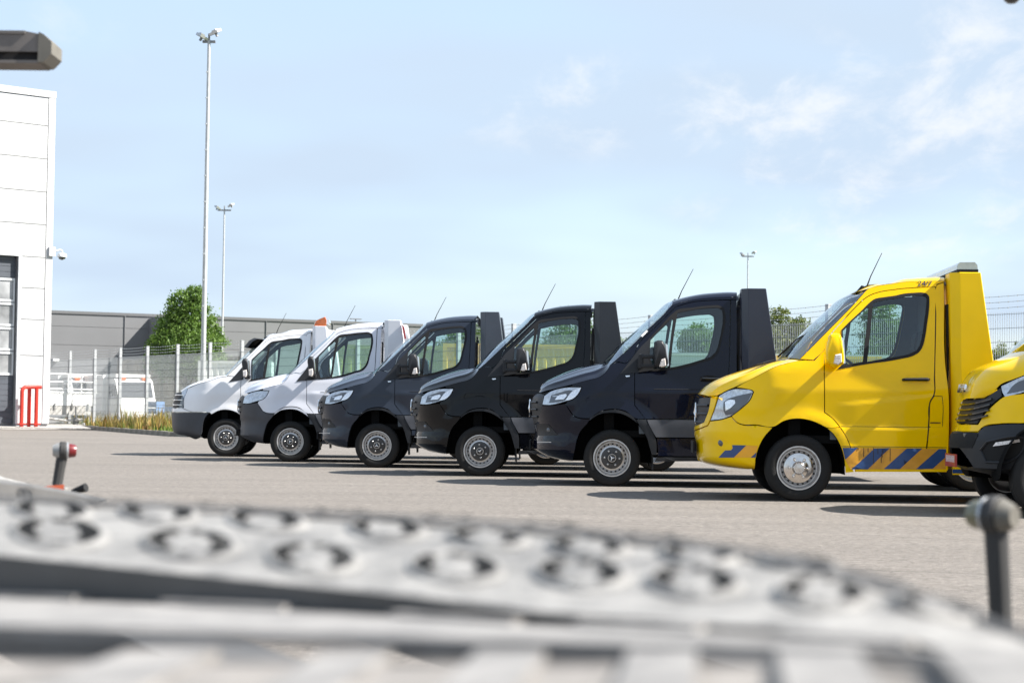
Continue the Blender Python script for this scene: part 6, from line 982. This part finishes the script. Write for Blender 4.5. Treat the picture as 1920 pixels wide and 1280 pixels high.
    for P in [[[-0.5351, 1.855, 0.693], [-0.3906, 1.7516, 0.7], [-0.4026, 1.7316, 0.7], [-0.5471, 1.835, 0.693], [-0.5351, 1.855, 0.6985], [-0.3906, 1.7516, 0.7055], [-0.4026, 1.7316, 0.7055], [-0.5471, 1.835, 0.6985]], [[-0.2991, 1.6854, 0.7041], [-0.1781, 1.5901, 0.71], [-0.1901, 1.5701, 0.71], [-0.3111, 1.6654, 0.7041], [-0.2991, 1.6854, 0.7096], [-0.1781, 1.5901, 0.7155], [-0.1901, 1.5701, 0.7155], [-0.3111, 1.6654, 0.7096]], [[-0.0831, 1.5073, 0.7151], [0.0146, 1.4121, 0.7204], [0.0026, 1.3921, 0.7204], [-0.0951, 1.4873, 0.7151], [-0.0831, 1.5073, 0.7206], [0.0146, 1.4121, 0.7259], [0.0026, 1.3921, 0.7259], [-0.0951, 1.4873, 0.7206]], [[0.0569, 1.3665, 0.7244], [0.1364, 1.2743, 0.7327], [0.1244, 1.2543, 0.7327], [0.0449, 1.3465, 0.7244], [0.0569, 1.3665, 0.7299], [0.1364, 1.2743, 0.7382], [0.1244, 1.2543, 0.7382], [0.0449, 1.3465, 0.7299]], [[0.1857, 1.2177, 0.7371], [0.2476, 1.1364, 0.7412], [0.2356, 1.1164, 0.7412], [0.1737, 1.1977, 0.7371], [0.1857, 1.2177, 0.7426], [0.2476, 1.1364, 0.7467], [0.2356, 1.1164, 0.7467], [0.1737, 1.1977, 0.7426]]]: P = np.array(P); obj('ledge_block', MB().add([tuple(p) for p in P], [(0, 1, 2, 3), (4, 5, 6, 7), (0, 1, 5, 4), (1, 2, 6, 5), (2, 3, 7, 6), (3, 0, 4, 7)]).mesh('ledge_block'), M['ramp_rib'], t)
    # side rail and rear corner, far left
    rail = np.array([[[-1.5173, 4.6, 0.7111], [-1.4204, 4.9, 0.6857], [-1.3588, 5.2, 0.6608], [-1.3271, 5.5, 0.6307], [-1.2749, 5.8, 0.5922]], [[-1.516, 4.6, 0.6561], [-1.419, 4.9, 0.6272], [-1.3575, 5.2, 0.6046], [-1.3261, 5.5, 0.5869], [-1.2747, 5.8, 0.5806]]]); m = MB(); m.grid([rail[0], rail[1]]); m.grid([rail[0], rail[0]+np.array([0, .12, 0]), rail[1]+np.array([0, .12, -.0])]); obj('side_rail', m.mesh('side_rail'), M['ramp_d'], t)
    obj('rail_bolt', MB().grid([[np.array([-1.3455, 5.18, 0.6293])+np.array([.028*q*math.cos(a), -.01+.0*q, .028*q*math.sin(a)]) for a in np.linspace(0, 6.2832, 13)] for q in (.05, 1)]).mesh('rail_bolt'), M['ramp'], t)
    def marker(base, top, s, lean, flip, near_m, far_m, label):
        base, top = np.array(base), np.array(top); st = obj('marker_lamp', MB().tube([base, base*.5+top*.5+np.array([.0, 0, 0]), top], [.024*s, .025*s, .027*s], 10).mesh('marker_lamp', True), M['rail'], t, label=label)
        ax = np.array([math.cos(lean), math.sin(lean), 0]); sd = np.array([-math.sin(lean), math.cos(lean), 0]); up = np.array([0, 0, 1.])
        def disc(r, a0, a1, rt=1.0): return MB().grid([[top+ax*q+(sd*math.cos(a)+up*math.sin(a))*r*k for a in np.linspace(0, 6.2832, 21)] for q, k in ((a0, .9), (a0+(a1-a0)*.15, 1), (a0+(a1-a0)*.75, rt), (a1, rt*.82), (a1, .01))])
        obj('lamp_body', disc(.044*s, -.016*s, .018*s).mesh('lamp_body', True, True), M['rail'], st); obj('lamp_rim', disc(.040*s, .016*s, .026*s).mesh('lamp_rim', True, True), M['steel'], st)
        obj('lamp_lens', disc(.034*s, .024*s, .062*s, .9).mesh('lamp_lens', True, True), near_m, st); obj('lamp_lens', disc(.038*s, -.014*s, -.048*s, .75).mesh('lamp_lens', True, True), far_m, st)
    marker((-1.768, 7.3, .575), (-1.748, 7.3, .710), .82, .25, 1, M['lampred'], M['lampwhite'], 'rubber stalk with red and white lenses'); marker((.843, 3.2, .47), (.830, 3.2, .714), .78, 2.35, 1, M['lampyellow'], M['beam_l'], 'black rubber stalk with pale lens seen from behind')
    obj('reflector_tape', MB().add([(-1.845, 7.15, .572), (-1.705, 7.15, .585), (-1.705, 7.15, .552), (-1.715, 7.15, .548)], [(0, 1, 2, 3)]).mesh('reflector_tape'), M['hivis'], t)
    obj('rear_corner', MB().obox((-1.775, 7.25, .548), (1, 0, 0), (0, 1, 0), (0, 0, 1), .06, .05, .022).mesh('rear_corner'), M['ramp'], t); obj('hinge_pin', MB().tube([(-1.66, 7.1, .56), (-1.605, 7.08, .578)], [.010, .017], 8).tube([(-1.72, 7.12, .545), (-1.66, 7.1, .56)], .005, 6).mesh('hinge_pin'), M['rubber'], t)
    obj('tarpaulin_fold', MB().grid([[(-2.8+.09*i, 7.9+.1*j, .60+.008*math.sin(i*1.3+j)+.012*j-.003*max(0, i-3)**2) for i in range(9)] for j in range(3)]).mesh('tarpaulin_fold', True), M['ramp'], t)
    # running gear that carries the deck, below the frame
    c = MB(); c.obox((-1.0, 3.6, .50), (.5, -.86, 0), (.86, .5, 0), (0, 0, 1), 4.0, .07, .05); c.obox((.55, 2.2, .50), (.5, -.86, 0), (.86, .5, 0), (0, 0, 1), 1.6, .07, .05); c.tube([(-.95, 2.5, .30), (.75, 1.6, .30)], .05, 8); c.obox((-.1, 1.6, .52), (.86, .5, 0), (-.5, .86, 0), (0, 0, 1), 1.0, .06, .04)
    obj('trailer_frame', c.mesh('trailer_frame'), M['ramp_d'], t)
    for x, y in ((-1.15, 2.6), (.85, 1.55)): obj('trailer_wheel', MB().lathe_y([(0, -.09), (.24, -.09), (.30, -.06), (.30, .06), (.24, .09), (0, .09)], (0, 0, 0), 24).mesh('trailer_wheel', True), M['tyre'], t, (x, y, .30), (0, 0, R_(30)))
trailer()

# ------------------------------------------------------------------ arms reaching in from the left and right
def arms():
    a = thing('crane_arm', 'weathered brown steel arm end reaching in at the top left', 'crane arm', (-2.815, 6.8, .14))
    prof = [(1.03, 2.105), (1.085, 2.095), (1.125, 2.062), (1.128, 2.03), (1.10, 2.0), (1.075, 1.988)]
    obj('arm_plate', MB().prism([(-.2, 2.105)]+prof[:2]+[(1.082, 2.08), (1.10, 2.055), (1.10, 2.03), (-.2, 2.03)], -.05, -.04).mesh('arm_plate'), M['beam'], a)
    obj('arm_top', MB().box(-.2, 1.03, -.055, .10, 2.095, 2.106).mesh('arm_top'), M['beam'], a); obj('arm_recess', MB().box(-.2, 1.075, -.03, .09, 2.0, 2.04).mesh('arm_recess'), M['beam_d'], a)
    obj('arm_lower_flange', MB().box(-.2, 1.085, -.05, .10, 1.988, 1.999).mesh('arm_lower_flange'), M['beam'], a)
    obj('arm_end_cap', MB().prism([(1.080, 2.102), (1.10, 2.092), (1.128, 2.066), (1.128, 2.022), (1.10, 1.992), (1.078, 1.99)], -.058, .10).mesh('arm_end_cap'), M['beam_l'], a)
    obj('support_column', MB().box(-.25, -.13, -.06, .06, 0, 2.3).mesh('support_column'), M['beam'], a)
    b = thing('work_lamp', 'small dark lamp just dipping into the top right corner', 'lamp', (2.55, 6.0, 0))
    obj('lamp_pole', MB().tube([(0, 0, 0), (0, 0, 2.45), (-.25, 0, 2.52), (-.94, 0, 2.42)], .03, 8).mesh('lamp_pole', True), M['beam'], b)
    obj('lamp_head', MB().grid([[(-.945+.026*q*math.cos(t), .026*q*math.sin(t), z) for t in np.linspace(0, 6.2832, 17)] for q, z in ((.3, 2.43), (1, 2.40), (1.1, 2.25), (.95, 2.232), (.5, 2.222), (.02, 2.220))]).mesh('lamp_head', True, True), M['blackgloss'], b)
arms()
for o in bpy.data.objects:
    if o.type == 'MESH' and o.parent is None and 'kind' not in o and 'label' not in o: print('UNLABELLED', o.name)
